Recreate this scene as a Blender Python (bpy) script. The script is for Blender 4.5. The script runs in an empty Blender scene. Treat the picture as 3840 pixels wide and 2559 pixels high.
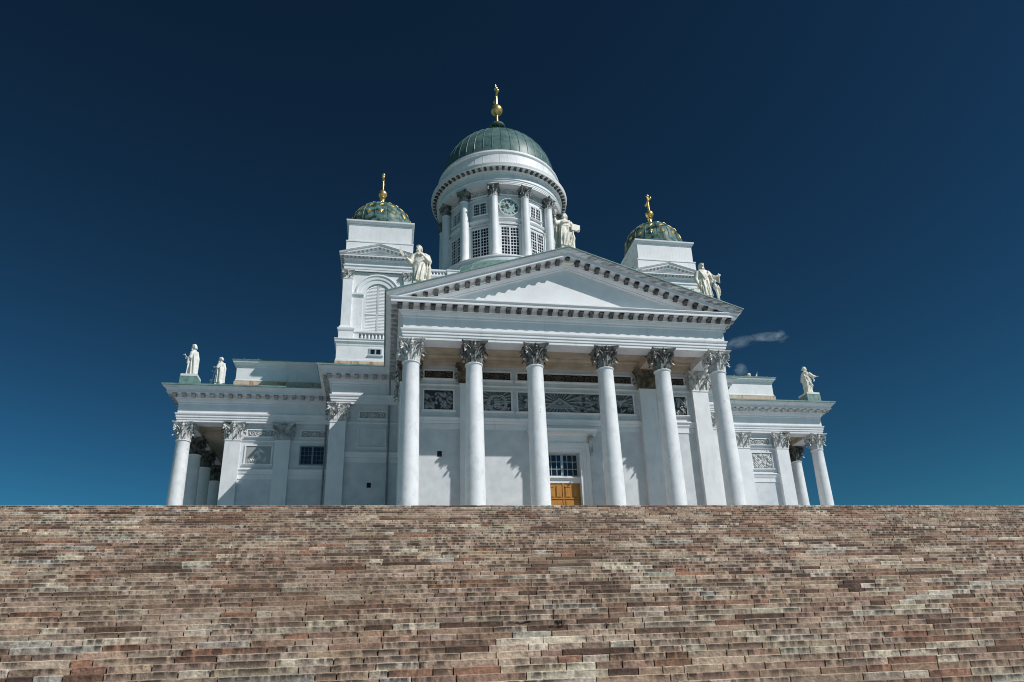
import bpy, bmesh, math, random
from mathutils import Matrix, Vector
rnd = random.Random(7)
PI = math.pi
R = math.radians
scn = bpy.context.scene

# ---------------------------------------------------------------- camera, sky, sun, exposure
CAM = Vector((-12.184, -47.127, -7.922))
YAW, PITCH, ROLL, FOC, PX, PY = 0.205034, 0.392592, -0.046341, 2850.88, 2012.98, 1398.87
fwd = Vector((math.sin(YAW) * math.cos(PITCH), math.cos(YAW) * math.cos(PITCH), math.sin(PITCH)))
rgt = Vector((math.cos(YAW), -math.sin(YAW), 0)); upv = rgt.cross(fwd)
r2 = rgt * math.cos(ROLL) + upv * math.sin(ROLL); u2 = -rgt * math.sin(ROLL) + upv * math.cos(ROLL)
cd = bpy.data.cameras.new('camera'); cam = bpy.data.objects.new('camera', cd); scn.collection.objects.link(cam)
cam.matrix_world = Matrix(((r2.x, u2.x, -fwd.x, CAM.x), (r2.y, u2.y, -fwd.y, CAM.y), (r2.z, u2.z, -fwd.z, CAM.z), (0, 0, 0, 1)))
cd.sensor_width = 36; cd.lens = FOC / 3840 * 36
cd.shift_x = (1920 - PX) / 3840; cd.shift_y = (PY - 1279.5) / 3840
cd.clip_end = 5000
scn.camera = cam

SUN_AZ, SUN_EL = R(50.5), R(44.5)          # east of south
SUNV = Vector((math.sin(SUN_AZ) * math.cos(SUN_EL), -math.cos(SUN_AZ) * math.cos(SUN_EL), math.sin(SUN_EL)))
w = bpy.data.worlds.new('World'); scn.world = w; w.use_nodes = True
wn, wl = w.node_tree.nodes, w.node_tree.links
wn.clear()
sky = wn.new('ShaderNodeTexSky'); sky.sky_type = 'NISHITA'; sky.sun_disc = False
sky.sun_elevation = SUN_EL; sky.sun_rotation = PI - SUN_AZ
sky.air_density = 1.0; sky.dust_density = 0.1; sky.ozone_density = 3.0
sep = wn.new('ShaderNodeSeparateColor'); comb = wn.new('ShaderNodeCombineColor')      # deep, polarised-looking blue
tint = wn.new('ShaderNodeMix'); tint.data_type = 'RGBA'; tint.blend_type = 'MULTIPLY'; tint.inputs[0].default_value = 1
tint.inputs[7].default_value = (0.071, 0.102, 0.0575, 1)
bg = wn.new('ShaderNodeBackground'); bg.inputs[1].default_value = 0.1
out = wn.new('ShaderNodeOutputWorld')
wl.new(sky.outputs[0], sep.inputs[0])
for i_, e_ in enumerate((1.54, 1.97, 2.16)):
    pw = wn.new('ShaderNodeMath'); pw.operation = 'POWER'; pw.inputs[1].default_value = e_
    wl.new(sep.outputs[i_], pw.inputs[0]); wl.new(pw.outputs[0], comb.inputs[i_])
wl.new(comb.outputs[0], tint.inputs[6])
wl.new(bg.outputs[0], out.inputs[0])
# two thin wisps of cloud low over the east wing, placed by their direction in the sky
tc = wn.new('ShaderNodeTexCoord')
def wisp(prev, d0, d1, wid, dens, seed):
    """a soft streak of cloud along the arc d0-d1 of the sky"""
    d0 = Vector(d0).normalized(); d1 = Vector(d1).normalized()
    ax = (d1 - d0).normalized(); nrm = d0.cross(d1).normalized(); mid = (d0 + d1) / 2
    def dot(v):
        n = wn.new('ShaderNodeVectorMath'); n.operation = 'DOT_PRODUCT'; wl.new(tc.outputs['Generated'], n.inputs[0]); n.inputs[1].default_value = v; return n.outputs['Value']
    def mth(op, a, b=None):
        n = wn.new('ShaderNodeMath'); n.operation = op
        for i, q in enumerate((a, b)):
            if q is None: continue
            if isinstance(q, (int, float)): n.inputs[i].default_value = q
            else: wl.new(q, n.inputs[i])
        return n.outputs[0]
    half = (d1 - d0).length / 2
    s = mth('DIVIDE', mth('SUBTRACT', dot(ax), mid.dot(ax)), half)
    t = mth('DIVIDE', dot(nrm), wid)
    no = wn.new('ShaderNodeTexNoise'); no.inputs['Scale'].default_value = 52; no.inputs['Detail'].default_value = 9; no.inputs['Roughness'].default_value = 0.66; no.inputs['Distortion'].default_value = 0.6
    mp = wn.new('ShaderNodeMapping'); mp.inputs['Location'].default_value = (seed, seed * 2, 0); mp.inputs['Scale'].default_value = (0.7, 0.7, 1.5); wl.new(tc.outputs['Generated'], mp.inputs[0]); wl.new(mp.outputs[0], no.inputs[0])
    t = mth('ADD', t, mth('MULTIPLY', mth('SUBTRACT', no.outputs[0], 0.5), 1.1))
    rr = mth('ADD', mth('MULTIPLY', s, s), mth('MULTIPLY', t, t))
    front = mth('GREATER_THAN', dot(mid.normalized()), 0.5)
    body = mth('MAXIMUM', mth('SUBTRACT', 1.0, rr), 0.0)
    m = mth('MULTIPLY', mth('MULTIPLY', mth('MULTIPLY', body, mth('MAXIMUM', mth('SUBTRACT', no.outputs[0], 0.36), 0.0)), dens), front)
    mx = wn.new('ShaderNodeMix'); mx.data_type = 'RGBA'; wl.new(mth('MINIMUM', m, 0.6), mx.inputs[0]); wl.new(prev, mx.inputs[6])
    mx.inputs[7].default_value = (3.2, 4.3, 4.9, 1)
    return mx.outputs[2]
def pixdir(x, y): return fwd + r2 * ((x - PX) / FOC) - u2 * ((y - PY) / FOC)
c_ = wisp(tint.outputs[2], pixdir(2690, 1306), pixdir(2860, 1262), 0.008, 1.5, 5.7)
c_ = wisp(c_, pixdir(2800, 1268), pixdir(2962, 1262), 0.0065, 1.9, 2.2)
c_ = wisp(c_, pixdir(2925, 1290), pixdir(2930, 1236), 0.007, 1.6, 4.4)
c_ = wisp(c_, pixdir(2768, 1412), pixdir(2790, 1364), 0.009, 1.4, 8.3)
wl.new(c_, bg.inputs[0])
sd = bpy.data.lights.new('sun', 'SUN'); sd.energy = 4.15; sd.angle = R(0.53); sd.color = (1.0, 0.975, 0.935)
so = bpy.data.objects.new('sun', sd); scn.collection.objects.link(so)
so.rotation_euler = (-SUNV).to_track_quat('-Z', 'Y').to_euler(); so.location = (60, -60, 80)
scn.view_settings.view_transform = 'Standard'; scn.view_settings.look = 'None'; scn.view_settings.gamma = 1
scn.view_settings.exposure = 0.0
scn.cycles.filter_width = 1.05

# ---------------------------------------------------------------- materials
def mat(name, c1, c2=None, scale=1.5, rough=0.6, metal=0.0, bump=0.0, bscale=20, detail=5, stretch=(1, 1, 1), lo=0.35, hi=0.65, extra=None, spec=0.5):
    m = bpy.data.materials.new(name); m.use_nodes = True
    n, l = m.node_tree.nodes, m.node_tree.links; p = n['Principled BSDF']
    p.inputs['Roughness'].default_value = rough; p.inputs['Metallic'].default_value = metal; p.inputs['Specular IOR Level'].default_value = spec
    tcn = n.new('ShaderNodeTexCoord'); mp = n.new('ShaderNodeMapping'); mp.inputs['Scale'].default_value = stretch
    geo = n.new('ShaderNodeNewGeometry'); l.new(geo.outputs['Position'], mp.inputs[0])
    col = None
    if c2:
        no = n.new('ShaderNodeTexNoise'); no.inputs['Scale'].default_value = scale; no.inputs['Detail'].default_value = detail; l.new(mp.outputs[0], no.inputs[0])
        rp = n.new('ShaderNodeValToRGB'); l.new(no.outputs[0], rp.inputs[0])
        rp.color_ramp.elements[0].position = lo; rp.color_ramp.elements[1].position = hi
        rp.color_ramp.elements[0].color = (*c1, 1); rp.color_ramp.elements[1].color = (*c2, 1); col = rp.outputs[0]
        l.new(col, p.inputs['Base Color'])
    else: p.inputs['Base Color'].default_value = (*c1, 1)
    if bump:
        nb = n.new('ShaderNodeTexNoise'); nb.inputs['Scale'].default_value = bscale; nb.inputs['Detail'].default_value = 4; l.new(geo.outputs['Position'], nb.inputs[0])
        b = n.new('ShaderNodeBump'); b.inputs['Strength'].default_value = bump; b.inputs['Distance'].default_value = 0.05
        l.new(nb.outputs[0], b.inputs['Height']); l.new(b.outputs[0], p.inputs['Normal'])
    if extra: extra(n, l, p, col, geo)
    return m
def overlay(n, l, base, col2, fac):
    mx = n.new('ShaderNodeMix'); mx.data_type = 'RGBA'; l.new(fac, mx.inputs[0]); l.new(base, mx.inputs[6]); mx.inputs[7].default_value = (*col2, 1); return mx.outputs[2]
def streak_fac(n, l, geo, sc, stretch, lo, hi, amount):
    mp = n.new('ShaderNodeMapping'); mp.inputs['Scale'].default_value = stretch; l.new(geo.outputs['Position'], mp.inputs[0])
    no = n.new('ShaderNodeTexNoise'); no.inputs['Scale'].default_value = sc; no.inputs['Detail'].default_value = 6; no.inputs['Roughness'].default_value = 0.6; l.new(mp.outputs[0], no.inputs[0])
    mr = n.new('ShaderNodeMapRange'); mr.inputs[1].default_value = lo; mr.inputs[2].default_value = hi; mr.inputs[3].default_value = 0; mr.inputs[4].default_value = amount; l.new(no.outputs[0], mr.inputs[0]); return mr.outputs[0]
def weather(col2, sc, stretch, lo, hi, amount):
    def ex(n, l, p, col, geo): l.new(overlay(n, l, col, col2, streak_fac(n, l, geo, sc, stretch, lo, hi, amount)), p.inputs['Base Color'])
    return ex
WHITE = mat('white_paint', (0.705, 0.715, 0.735), (0.785, 0.795, 0.808), 0.9, 0.55, bump=0.12, bscale=9, extra=weather((0.36, 0.35, 0.33), 1.3, (1.8, 1.8, 0.3), 0.57, 0.78, 0.4))
def column_ex(n, l, p, col, geo):
    c = overlay(n, l, col, (0.5, 0.52, 0.545), streak_fac(n, l, geo, 2.6, (1, 1, 0.55), 0.48, 0.66, 0.42))
    c = overlay(n, l, c, (0.2, 0.21, 0.22), streak_fac(n, l, geo, 3.1, (1, 1, 0.7), 0.69, 0.71, 0.7))
    l.new(c, p.inputs['Base Color'])
COLW = mat('mottled_column_paint', (0.72, 0.73, 0.745), (0.79, 0.797, 0.81), 0.9, 0.55, bump=0.2, bscale=6, extra=column_ex)
def soot_ex(n, l, p, col, geo):
    sp = n.new('ShaderNodeSeparateXYZ'); l.new(geo.outputs['Position'], sp.inputs[0])
    mr = n.new('ShaderNodeMapRange'); mr.inputs[1].default_value = -2; mr.inputs[2].default_value = 2.5; mr.inputs[3].default_value = 0.08; mr.inputs[4].default_value = 1; l.new(sp.outputs[0], mr.inputs[0])
    ft = n.new('ShaderNodeMapRange'); ft.inputs[1].default_value = -1.47; ft.inputs[2].default_value = -1.5; l.new(sp.outputs[1], ft.inputs[0])     # soot sits on the outer gutter moulding
    a = n.new('ShaderNodeMath'); a.operation = 'MULTIPLY'; l.new(mr.outputs[0], a.inputs[0]); l.new(ft.outputs[0], a.inputs[1])
    b = n.new('ShaderNodeMath'); b.operation = 'MULTIPLY'; l.new(a.outputs[0], b.inputs[0]); l.new(streak_fac(n, l, geo, 2.2, (0.5, 1, 4.5), 0.38, 0.6, 0.85), b.inputs[1])
    l.new(overlay(n, l, col, (0.1, 0.11, 0.125), b.outputs[0]), p.inputs['Base Color'])
GABLEW = mat('sooty_gable_paint', (0.705, 0.715, 0.735), (0.785, 0.795, 0.808), 0.9, 0.55, bump=0.12, bscale=9, extra=soot_ex)
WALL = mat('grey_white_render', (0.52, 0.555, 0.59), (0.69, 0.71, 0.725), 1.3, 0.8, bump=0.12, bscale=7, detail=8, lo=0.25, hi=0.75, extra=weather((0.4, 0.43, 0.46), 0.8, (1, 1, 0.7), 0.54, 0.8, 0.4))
CEIL = mat('cream_ceiling_paint', (0.44, 0.36, 0.27), (0.58, 0.5, 0.4), 1.2, 0.7)
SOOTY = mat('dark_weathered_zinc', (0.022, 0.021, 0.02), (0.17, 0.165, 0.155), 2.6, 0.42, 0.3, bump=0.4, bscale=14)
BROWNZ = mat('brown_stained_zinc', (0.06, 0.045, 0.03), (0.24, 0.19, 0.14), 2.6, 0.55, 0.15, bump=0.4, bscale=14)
PALEZ = mat('pale_painted_zinc', (0.33, 0.33, 0.32), (0.68, 0.675, 0.66), 4.5, 0.5, 0.0, bump=0.3, bscale=14)
DRUMZ = mat('sooty_grey_zinc', (0.07, 0.07, 0.07), (0.34, 0.34, 0.33), 2.6, 0.5, 0.15, bump=0.4, bscale=14)
GREYZ = mat('grey_painted_zinc', (0.24, 0.25, 0.25), (0.5, 0.5, 0.49), 3.0, 0.5, 0.1, bump=0.3, bscale=14)
COPPER = mat('green_copper_sheet', (0.11, 0.205, 0.19), (0.2, 0.32, 0.295), 2.0, 0.5, 0.0, bump=0.1)
def dome_seams(n, l, p, col, geo):
    sp = n.new('ShaderNodeSeparateXYZ'); l.new(geo.outputs['Position'], sp.inputs[0])
    a = n.new('ShaderNodeMath'); a.operation = 'MULTIPLY'; a.inputs[1].default_value = 1.25; l.new(sp.outputs[2], a.inputs[0])
    fr = n.new('ShaderNodeMath'); fr.operation = 'FRACT'; l.new(a.outputs[0], fr.inputs[0])
    lt = n.new('ShaderNodeMath'); lt.operation = 'LESS_THAN'; lt.inputs[1].default_value = 0.045; l.new(fr.outputs[0], lt.inputs[0])
    ml = n.new('ShaderNodeMath'); ml.operation = 'MULTIPLY'; ml.inputs[1].default_value = 0.5; l.new(lt.outputs[0], ml.inputs[0])
    c = overlay(n, l, col, (0.02, 0.04, 0.045), ml.outputs[0])
    c = overlay(n, l, c, (0.2, 0.31, 0.28), streak_fac(n, l, geo, 2.2, (1, 1, 0.4), 0.6, 0.75, 0.6))
    l.new(c, p.inputs['Base Color'])
DOMEC = mat('dark_green_dome_copper', (0.06, 0.12, 0.122), (0.12, 0.2, 0.195), 1.2, 0.42, 0.0, bump=0.06, bscale=5, extra=dome_seams, spec=0.25)
TDOME = mat('patchy_dark_copper', (0.012, 0.033, 0.032), (0.17, 0.29, 0.265), 1.9, 0.45, 0.0, bump=0.15, bscale=6, detail=9, lo=0.38, hi=0.66, spec=0.15)
GOLD = mat('gilding', (0.95, 0.66, 0.27), (0.88, 0.57, 0.19), 3, 0.3, 0.85)
STARG = mat('gilded_star', (0.62, 0.4, 0.12), (0.85, 0.62, 0.26), 3, 0.4, 0.5)
GLASS = mat('dark_window_glass', (0.012, 0.018, 0.024), None, rough=0.08)
BARS = mat('white_window_bars', (0.72, 0.74, 0.76), None, rough=0.5)
GREYBAR = mat('grey_window_bars', (0.32, 0.4, 0.45), None, rough=0.5)
DUSKBAR = mat('dark_grey_window_frame', (0.16, 0.2, 0.22), None, rough=0.5)
DOORW = mat('ochre_door_wood', (0.4, 0.175, 0.032), (0.5, 0.235, 0.05), 5, 0.4, stretch=(3, 3, 0.5), bump=0.1)
RUST = mat('stained_granite_base', (0.5, 0.38, 0.28), (0.62, 0.5, 0.38), 2.2, 0.7, bump=0.2, extra=weather((0.32, 0.13, 0.045), 1.3, (2.2, 2.2, 0.5), 0.52, 0.66, 0.9))
CREAM = mat('cream_zinc_statue', (0.66, 0.61, 0.51), (0.8, 0.77, 0.69), 2.2, 0.5, bump=0.15, bscale=10)
PALEST = mat('white_zinc_statue', (0.68, 0.68, 0.65), (0.76, 0.75, 0.71), 2.2, 0.5, bump=0.15, bscale=10)
CLOCKF = mat('pale_teal_clock_face', (0.27, 0.39, 0.37), (0.32, 0.44, 0.42), 3, 0.5)
BLACKM = mat('black_clock_metal', (0.012, 0.018, 0.02), None, rough=0.4)
DARKHOLE = mat('dark_vent', (0.01, 0.014, 0.018), None, rough=0.9)
PIPE = mat('grey_pipe_metal', (0.16, 0.19, 0.21), (0.24, 0.27, 0.29), 2, 0.5)
GROUNDM = mat('dark_town_ground', (0.06, 0.065, 0.07), (0.1, 0.1, 0.1), 0.05, 0.9)
PAVE = mat('granite_paving', (0.31, 0.345, 0.38), (0.39, 0.43, 0.46), 1.2, 0.85, bump=0.2)
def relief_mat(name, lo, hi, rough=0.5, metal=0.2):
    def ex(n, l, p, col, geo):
        at = n.new('ShaderNodeAttribute'); at.attribute_name = 'relief_height'  # colour follows relief height: hollows dark, raised parts pale
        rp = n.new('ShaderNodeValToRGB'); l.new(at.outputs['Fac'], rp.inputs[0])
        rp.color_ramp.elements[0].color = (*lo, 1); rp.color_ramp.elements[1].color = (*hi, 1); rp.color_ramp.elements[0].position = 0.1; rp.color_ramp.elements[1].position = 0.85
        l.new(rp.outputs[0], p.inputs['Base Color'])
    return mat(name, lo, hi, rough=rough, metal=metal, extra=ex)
RELD = relief_mat('dark_relief_metal', (0.03, 0.034, 0.038), (0.34, 0.38, 0.4))
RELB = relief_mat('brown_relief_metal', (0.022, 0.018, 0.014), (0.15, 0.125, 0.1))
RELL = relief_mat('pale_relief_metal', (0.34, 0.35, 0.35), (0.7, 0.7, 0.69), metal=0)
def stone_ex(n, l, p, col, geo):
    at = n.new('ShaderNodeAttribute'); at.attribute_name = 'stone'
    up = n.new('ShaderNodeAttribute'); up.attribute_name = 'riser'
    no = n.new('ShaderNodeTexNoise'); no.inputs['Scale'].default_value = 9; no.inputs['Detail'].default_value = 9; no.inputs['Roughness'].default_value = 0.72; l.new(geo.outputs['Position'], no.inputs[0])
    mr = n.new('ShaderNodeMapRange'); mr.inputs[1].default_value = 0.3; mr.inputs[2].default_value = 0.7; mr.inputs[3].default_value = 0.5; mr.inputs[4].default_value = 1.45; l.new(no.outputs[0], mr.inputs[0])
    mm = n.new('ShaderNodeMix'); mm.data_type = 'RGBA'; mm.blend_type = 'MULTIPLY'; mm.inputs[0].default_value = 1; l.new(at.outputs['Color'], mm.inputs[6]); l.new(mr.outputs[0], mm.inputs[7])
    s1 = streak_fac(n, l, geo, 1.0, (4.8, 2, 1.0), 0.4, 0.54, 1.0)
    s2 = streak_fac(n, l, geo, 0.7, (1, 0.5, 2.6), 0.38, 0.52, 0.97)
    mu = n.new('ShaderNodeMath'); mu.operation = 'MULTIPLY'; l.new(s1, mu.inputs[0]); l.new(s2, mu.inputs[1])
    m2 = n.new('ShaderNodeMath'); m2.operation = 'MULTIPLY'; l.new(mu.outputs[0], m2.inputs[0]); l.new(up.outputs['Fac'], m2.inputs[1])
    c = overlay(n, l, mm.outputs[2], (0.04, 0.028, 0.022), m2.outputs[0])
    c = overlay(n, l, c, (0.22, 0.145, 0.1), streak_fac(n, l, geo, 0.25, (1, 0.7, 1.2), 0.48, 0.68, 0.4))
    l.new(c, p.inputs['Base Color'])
    nb = n.new('ShaderNodeTexNoise'); nb.inputs['Scale'].default_value = 16; nb.inputs['Detail'].default_value = 7; l.new(geo.outputs['Position'], nb.inputs[0])
    b = n.new('ShaderNodeBump'); b.inputs['Strength'].default_value = 0.8; b.inputs['Distance'].default_value = 0.03; l.new(nb.outputs[0], b.inputs['Height']); l.new(b.outputs[0], p.inputs['Normal'])
STONE = mat('weathered_granite_steps', (0.3, 0.26, 0.22), None, rough=0.85, extra=stone_ex)

# ---------------------------------------------------------------- mesh helpers
class MB:
    def __init__(s): s.v = []; s.f = []; s.a = {}
    def quad(s, *p):
        i = len(s.v); s.v += [tuple(q) for q in p]; s.f.append(tuple(range(i, i + len(p))))
    def box(s, x0, x1, y0, y1, z0, z1):
        i = len(s.v); s.v += [(x, y, z) for z in (z0, z1) for (x, y) in ((x0, y0), (x1, y0), (x1, y1), (x0, y1))]
        for q in ((0, 3, 2, 1), (4, 5, 6, 7), (0, 1, 5, 4), (1, 2, 6, 5), (2, 3, 7, 6), (3, 0, 4, 7)): s.f.append(tuple(i + k for k in q))
    def grid(s, rows, closed=False, capends=False):
        i = len(s.v); n = len(rows[0])
        for r_ in rows: s.v += [tuple(q) for q in r_]
        for a in range(len(rows) - 1):
            for b in range(n if closed else n - 1):
                c = (b + 1) % n; s.f.append((i + a * n + b, i + a * n + c, i + (a + 1) * n + c, i + (a + 1) * n + b))
        if capends: s.f.append(tuple(i + b for b in range(n))[::-1]); s.f.append(tuple(i + (len(rows) - 1) * n + b for b in range(n)))
    def lathe(s, prof, cx=0, cy=0, n=32, sx=1, sy=1, a0=0, a1=2 * PI):
        full = abs(a1 - a0 - 2 * PI) < 1e-6; k = n if full else n + 1
        s.grid([[(cx + r_ * sx * math.cos(a0 + (a1 - a0) * j / n), cy + r_ * sy * math.sin(a0 + (a1 - a0) * j / n), z) for j in range(k)] for r_, z in prof], closed=full)
    def prism(s, poly, d):
        """closed polygon (3d points) extruded by vector d"""
        i = len(s.v); n = len(poly); d = Vector(d)
        s.v += [tuple(q) for q in poly] + [tuple(Vector(q) + d) for q in poly]
        s.f.append(tuple(range(i, i + n))[::-1]); s.f.append(tuple(range(i + n, i + 2 * n)))
        for k in range(n): s.f.append((i + k, i + (k + 1) % n, i + n + (k + 1) % n, i + n + k))
    def px(s, prof, x0, x1): s.prism([(x0, y, z) for y, z in prof], (x1 - x0, 0, 0))
    def py(s, prof, y0, y1): s.prism([(x, y0, z) for x, z in prof], (0, y1 - y0, 0))
    def sweep(s, path, prof, i0=None, i1=None, closed=False):
        """profile (o,z) swept along a plan path with mitred corners; outward = right-hand side of travel"""
        n = len(path); rows = []
        idx = range(n) if i0 is None else range(i0, i1 + 1)
        for k in idx:
            p = Vector(path[k]); ns = []
            if k > 0 or closed: d = (p - Vector(path[k - 1])).normalized(); ns.append(Vector((d.y, -d.x)))
            if k < n - 1 or closed: d = (Vector(path[(k + 1) % n]) - p).normalized(); ns.append(Vector((d.y, -d.x)))
            m = ns[0] if len(ns) == 1 else (ns[0] + ns[1]) / (1 + ns[0].dot(ns[1]))
            rows.append([(p.x + m.x * o, p.y + m.y * o, z) for o, z in prof])
        if closed: rows.append(rows[0])
        s.grid(rows)
        if not closed and len(rows) > 1:
            pass
    def tube(s, pts, rad, n=8, cap=True, flat=1.0):
        pts = [Vector(p) for p in pts]; rows = []
        if isinstance(rad, (int, float)): rad = [rad] * len(pts)
        up = Vector((0, 0, 1)); 
        for i, p in enumerate(pts):
            t = (pts[min(i + 1, len(pts) - 1)] - pts[max(i - 1, 0)]).normalized()
            a = t.cross(up)
            if a.length < 0.05: a = t.cross(Vector((0, 1, 0)))
            a.normalize(); b = a.cross(t).normalized()
            rows.append([p + a * (rad[i] * math.cos(2 * PI * j / n)) + b * (rad[i] * flat * math.sin(2 * PI * j / n)) for j in range(n)])
        s.grid(rows, closed=True, capends=cap)
    def ball(s, c, r_, nu=14, nv=9):
        if isinstance(r_, (int, float)): r_ = (r_, r_, r_)
        s.grid([[(c[0] + r_[0] * math.sin(PI * (0.001 + 0.998 * k / nv)) * math.cos(2 * PI * j / nu), c[1] + r_[1] * math.sin(PI * (0.001 + 0.998 * k / nv)) * math.sin(2 * PI * j / nu), c[2] - r_[2] * math.cos(PI * k / nv)) for j in range(nu)] for k in range(nv + 1)], closed=True, capends=True)
    def add(s, o, M=None):
        i = len(s.v); s.v += [tuple(M @ Vector(q)) for q in o.v] if M is not None else o.v
        s.f += [tuple(i + k for k in q) for q in o.f]
    def mesh(s, name, m, ang=35):
        me = bpy.data.meshes.new(name); me.from_pydata(s.v, [], s.f); 
        bm = bmesh.new(); bm.from_mesh(me); bmesh.ops.recalc_face_normals(bm, faces=bm.faces); bm.to_mesh(me); bm.free()
        for k, vals in s.a.items():
            at = me.attributes.new(k, 'FLOAT', 'POINT'); at.data.foreach_set('value', vals)
        me.materials.append(m)
        if ang is not None:
            me.polygons.foreach_set('use_smooth', [True] * len(me.polygons)); me.set_sharp_from_angle(angle=R(ang))
        return me
    def build(s, name, m, parent=None, ang=35, loc=(0, 0, 0), rz=0):
        return put(name, s.mesh(name, m, ang), parent, loc, rz)
def put(name, me, parent=None, loc=(0, 0, 0), rz=0, sc=1):
    o = bpy.data.objects.new(name, me); scn.collection.objects.link(o); o.location = loc; o.rotation_euler = (0, 0, rz)
    o.scale = (sc, sc, sc) if isinstance(sc, (int, float)) else sc
    if parent: o.parent = parent
    return o
def thing(name, label, cat, loc=(0, 0, 0), rz=0, group=None):
    o = bpy.data.objects.new(name, None); scn.collection.objects.link(o); o.location = loc; o.rotation_euler = (0, 0, rz)
    o['label'] = label; o['category'] = cat
    if group: o['group'] = group
    return o
def RZ(a): return Matrix.Rotation(a, 4, 'Z')
def T(x, y, z): return Matrix.Translation((x, y, z))
def hf(fn, x0, x1, z0, z1, nx, nz, y, depth):
    """relief panel: height field facing -y"""
    b = MB(); rows = []; relief_height = []
    for k in range(nz + 1):
        row = []
        for j in range(nx + 1):
            u, v = j / nx, k / nz
            h = max(0.0, min(1.0, fn(u, v))); e = min(1.0, 12 * min(u, 1 - u, v, 1 - v) * 2)
            row.append((x0 + (x1 - x0) * u, y - depth * h * e, z0 + (z1 - z0) * v)); relief_height.append(h)
        rows.append(row)
    b.grid(rows); b.a['relief_height'] = relief_height
    return b

# ---------------------------------------------------------------- measures (metres; y = depth, facade columns on y = 0)
H = 13.92                     # top of all capitals
HS = 1.5                      # capital height
ZF = 0.95                     # church floor
CX = [-10.9, -6.7, -2.5, 2.5, 6.7, 10.9]
CY = 29.07                    # centre of the Greek cross
WY = 18.1; XW = 29.09; XB = 16.24; YB = 12.785; XS = 10.9
YP, YW = 3.35, 3.8            # portico: pilaster face, rear wall face
TX, TY = 13.53, 15.6          # bell towers

church = thing('cathedral', 'white neoclassical cathedral with a green central dome and two star-studded bell towers', 'church')

# ---------------------------------------------------------------- capitals, columns, pilasters
def leaf(b, base, outv, side, h, w, curl, r_up=0.0):
    """acanthus leaf standing on base, leaning along outv, curling over at the tip"""
    base, outv, side = Vector(base), Vector(outv), Vector(side); rows = []
    n = 9
    for i in range(n + 1):
        t = i / n
        if t < 0.72: z = h * t / 0.72 * 0.97; o = 0.02 + r_up * (t / 0.72) ** 2
        else:
            q = (t - 0.72) / 0.28 * PI * 0.9
            z = h * 0.97 + math.sin(q) * curl * 0.42 ; o = 0.02 + r_up + (1 - math.cos(q)) * curl * 0.55
            z -= max(0, q - PI / 2) * curl * 0.25
        ww = w * (0.62 + 0.38 * math.sin(PI * min(1, t * 1.15))) * (1 + 0.16 * math.cos(t * 26)) * (1 if t < 0.7 else 1 - (t - 0.7) * 2.75)
        row = []
        for j in range(-2, 3):
            s_ = j / 2
            row.append(base + side * (ww * s_) + outv * (o - 0.05 * s_ * s_ + (0.03 if j == 0 else 0) - (0.02 if abs(j) == 1 else 0)) + Vector((0, 0, z - 0.03 * abs(s_))))
        rows.append(row)
    b.grid(rows)
def volute(b, c, dirv, r_, wd):
    dirv = Vector(dirv).normalized(); sd = Vector((-dirv.y, dirv.x, 0)); pts = []; rad = []
    for i in range(20):
        t = i / 19; a = PI * 0.9 - t * 3.4 * PI; q = r_ * (1 - 0.8 * t)
        pts.append(Vector(c) + dirv * (q * math.cos(a)) + Vector((0, 0, q * math.sin(a)))); rad.append(0.06 * (1 - 0.4 * t) * r_ / 0.17)
    b.tube(pts, rad, 6); b.tube([Vector(c) - sd * wd * 0.5, Vector(c) + sd * wd * 0.5], r_ * 0.55, 8)
def abacus(b, hw, z0, z1, d=0.13, cut=0.07, y_back=None):
    def ring(hw, dd):
        pts = []
        for k in range(4):
            M = RZ(k * PI / 2)
            for i in range(9):
                s_ = -1 + 2 * i / 8; x = s_ * (hw - cut); pts.append(M @ Vector((x, -hw + dd * (1 - s_ * s_), 0)))
        return pts
    rows = []
    for q, z in ((0.80, z0), (0.86, z0 + (z1 - z0) * 0.3), (0.95, z0 + (z1 - z0) * 0.62), (1.0, z0 + (z1 - z0) * 0.72), (1.0, z1)):
        rows.append([(p.x * q, p.y * q, z) for p in ring(hw, d)])
    b.grid(rows, closed=True, capends=True)
def bust(b, M):
    q = MB(); q.ball((0, -0.06, 0.3), (0.085, 0.09, 0.11), 10, 7); q.ball((0, -0.02, 0.1), (0.13, 0.1, 0.16), 10, 7)
    for s_ in (-1, 1):
        q.tube([(0.1 * s_, 0, 0.16), (0.24 * s_, 0.0, 0.2), (0.32 * s_, 0.02, 0.1)], [0.05, 0.06, 0.02], 6)
    q.ball((0, -0.05, -0.12), (0.18, 0.11, 0.07), 10, 6); q.ball((0, -0.02, -0.22), (0.13, 0.1, 0.07), 10, 6)
    b.add(q, M)
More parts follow.
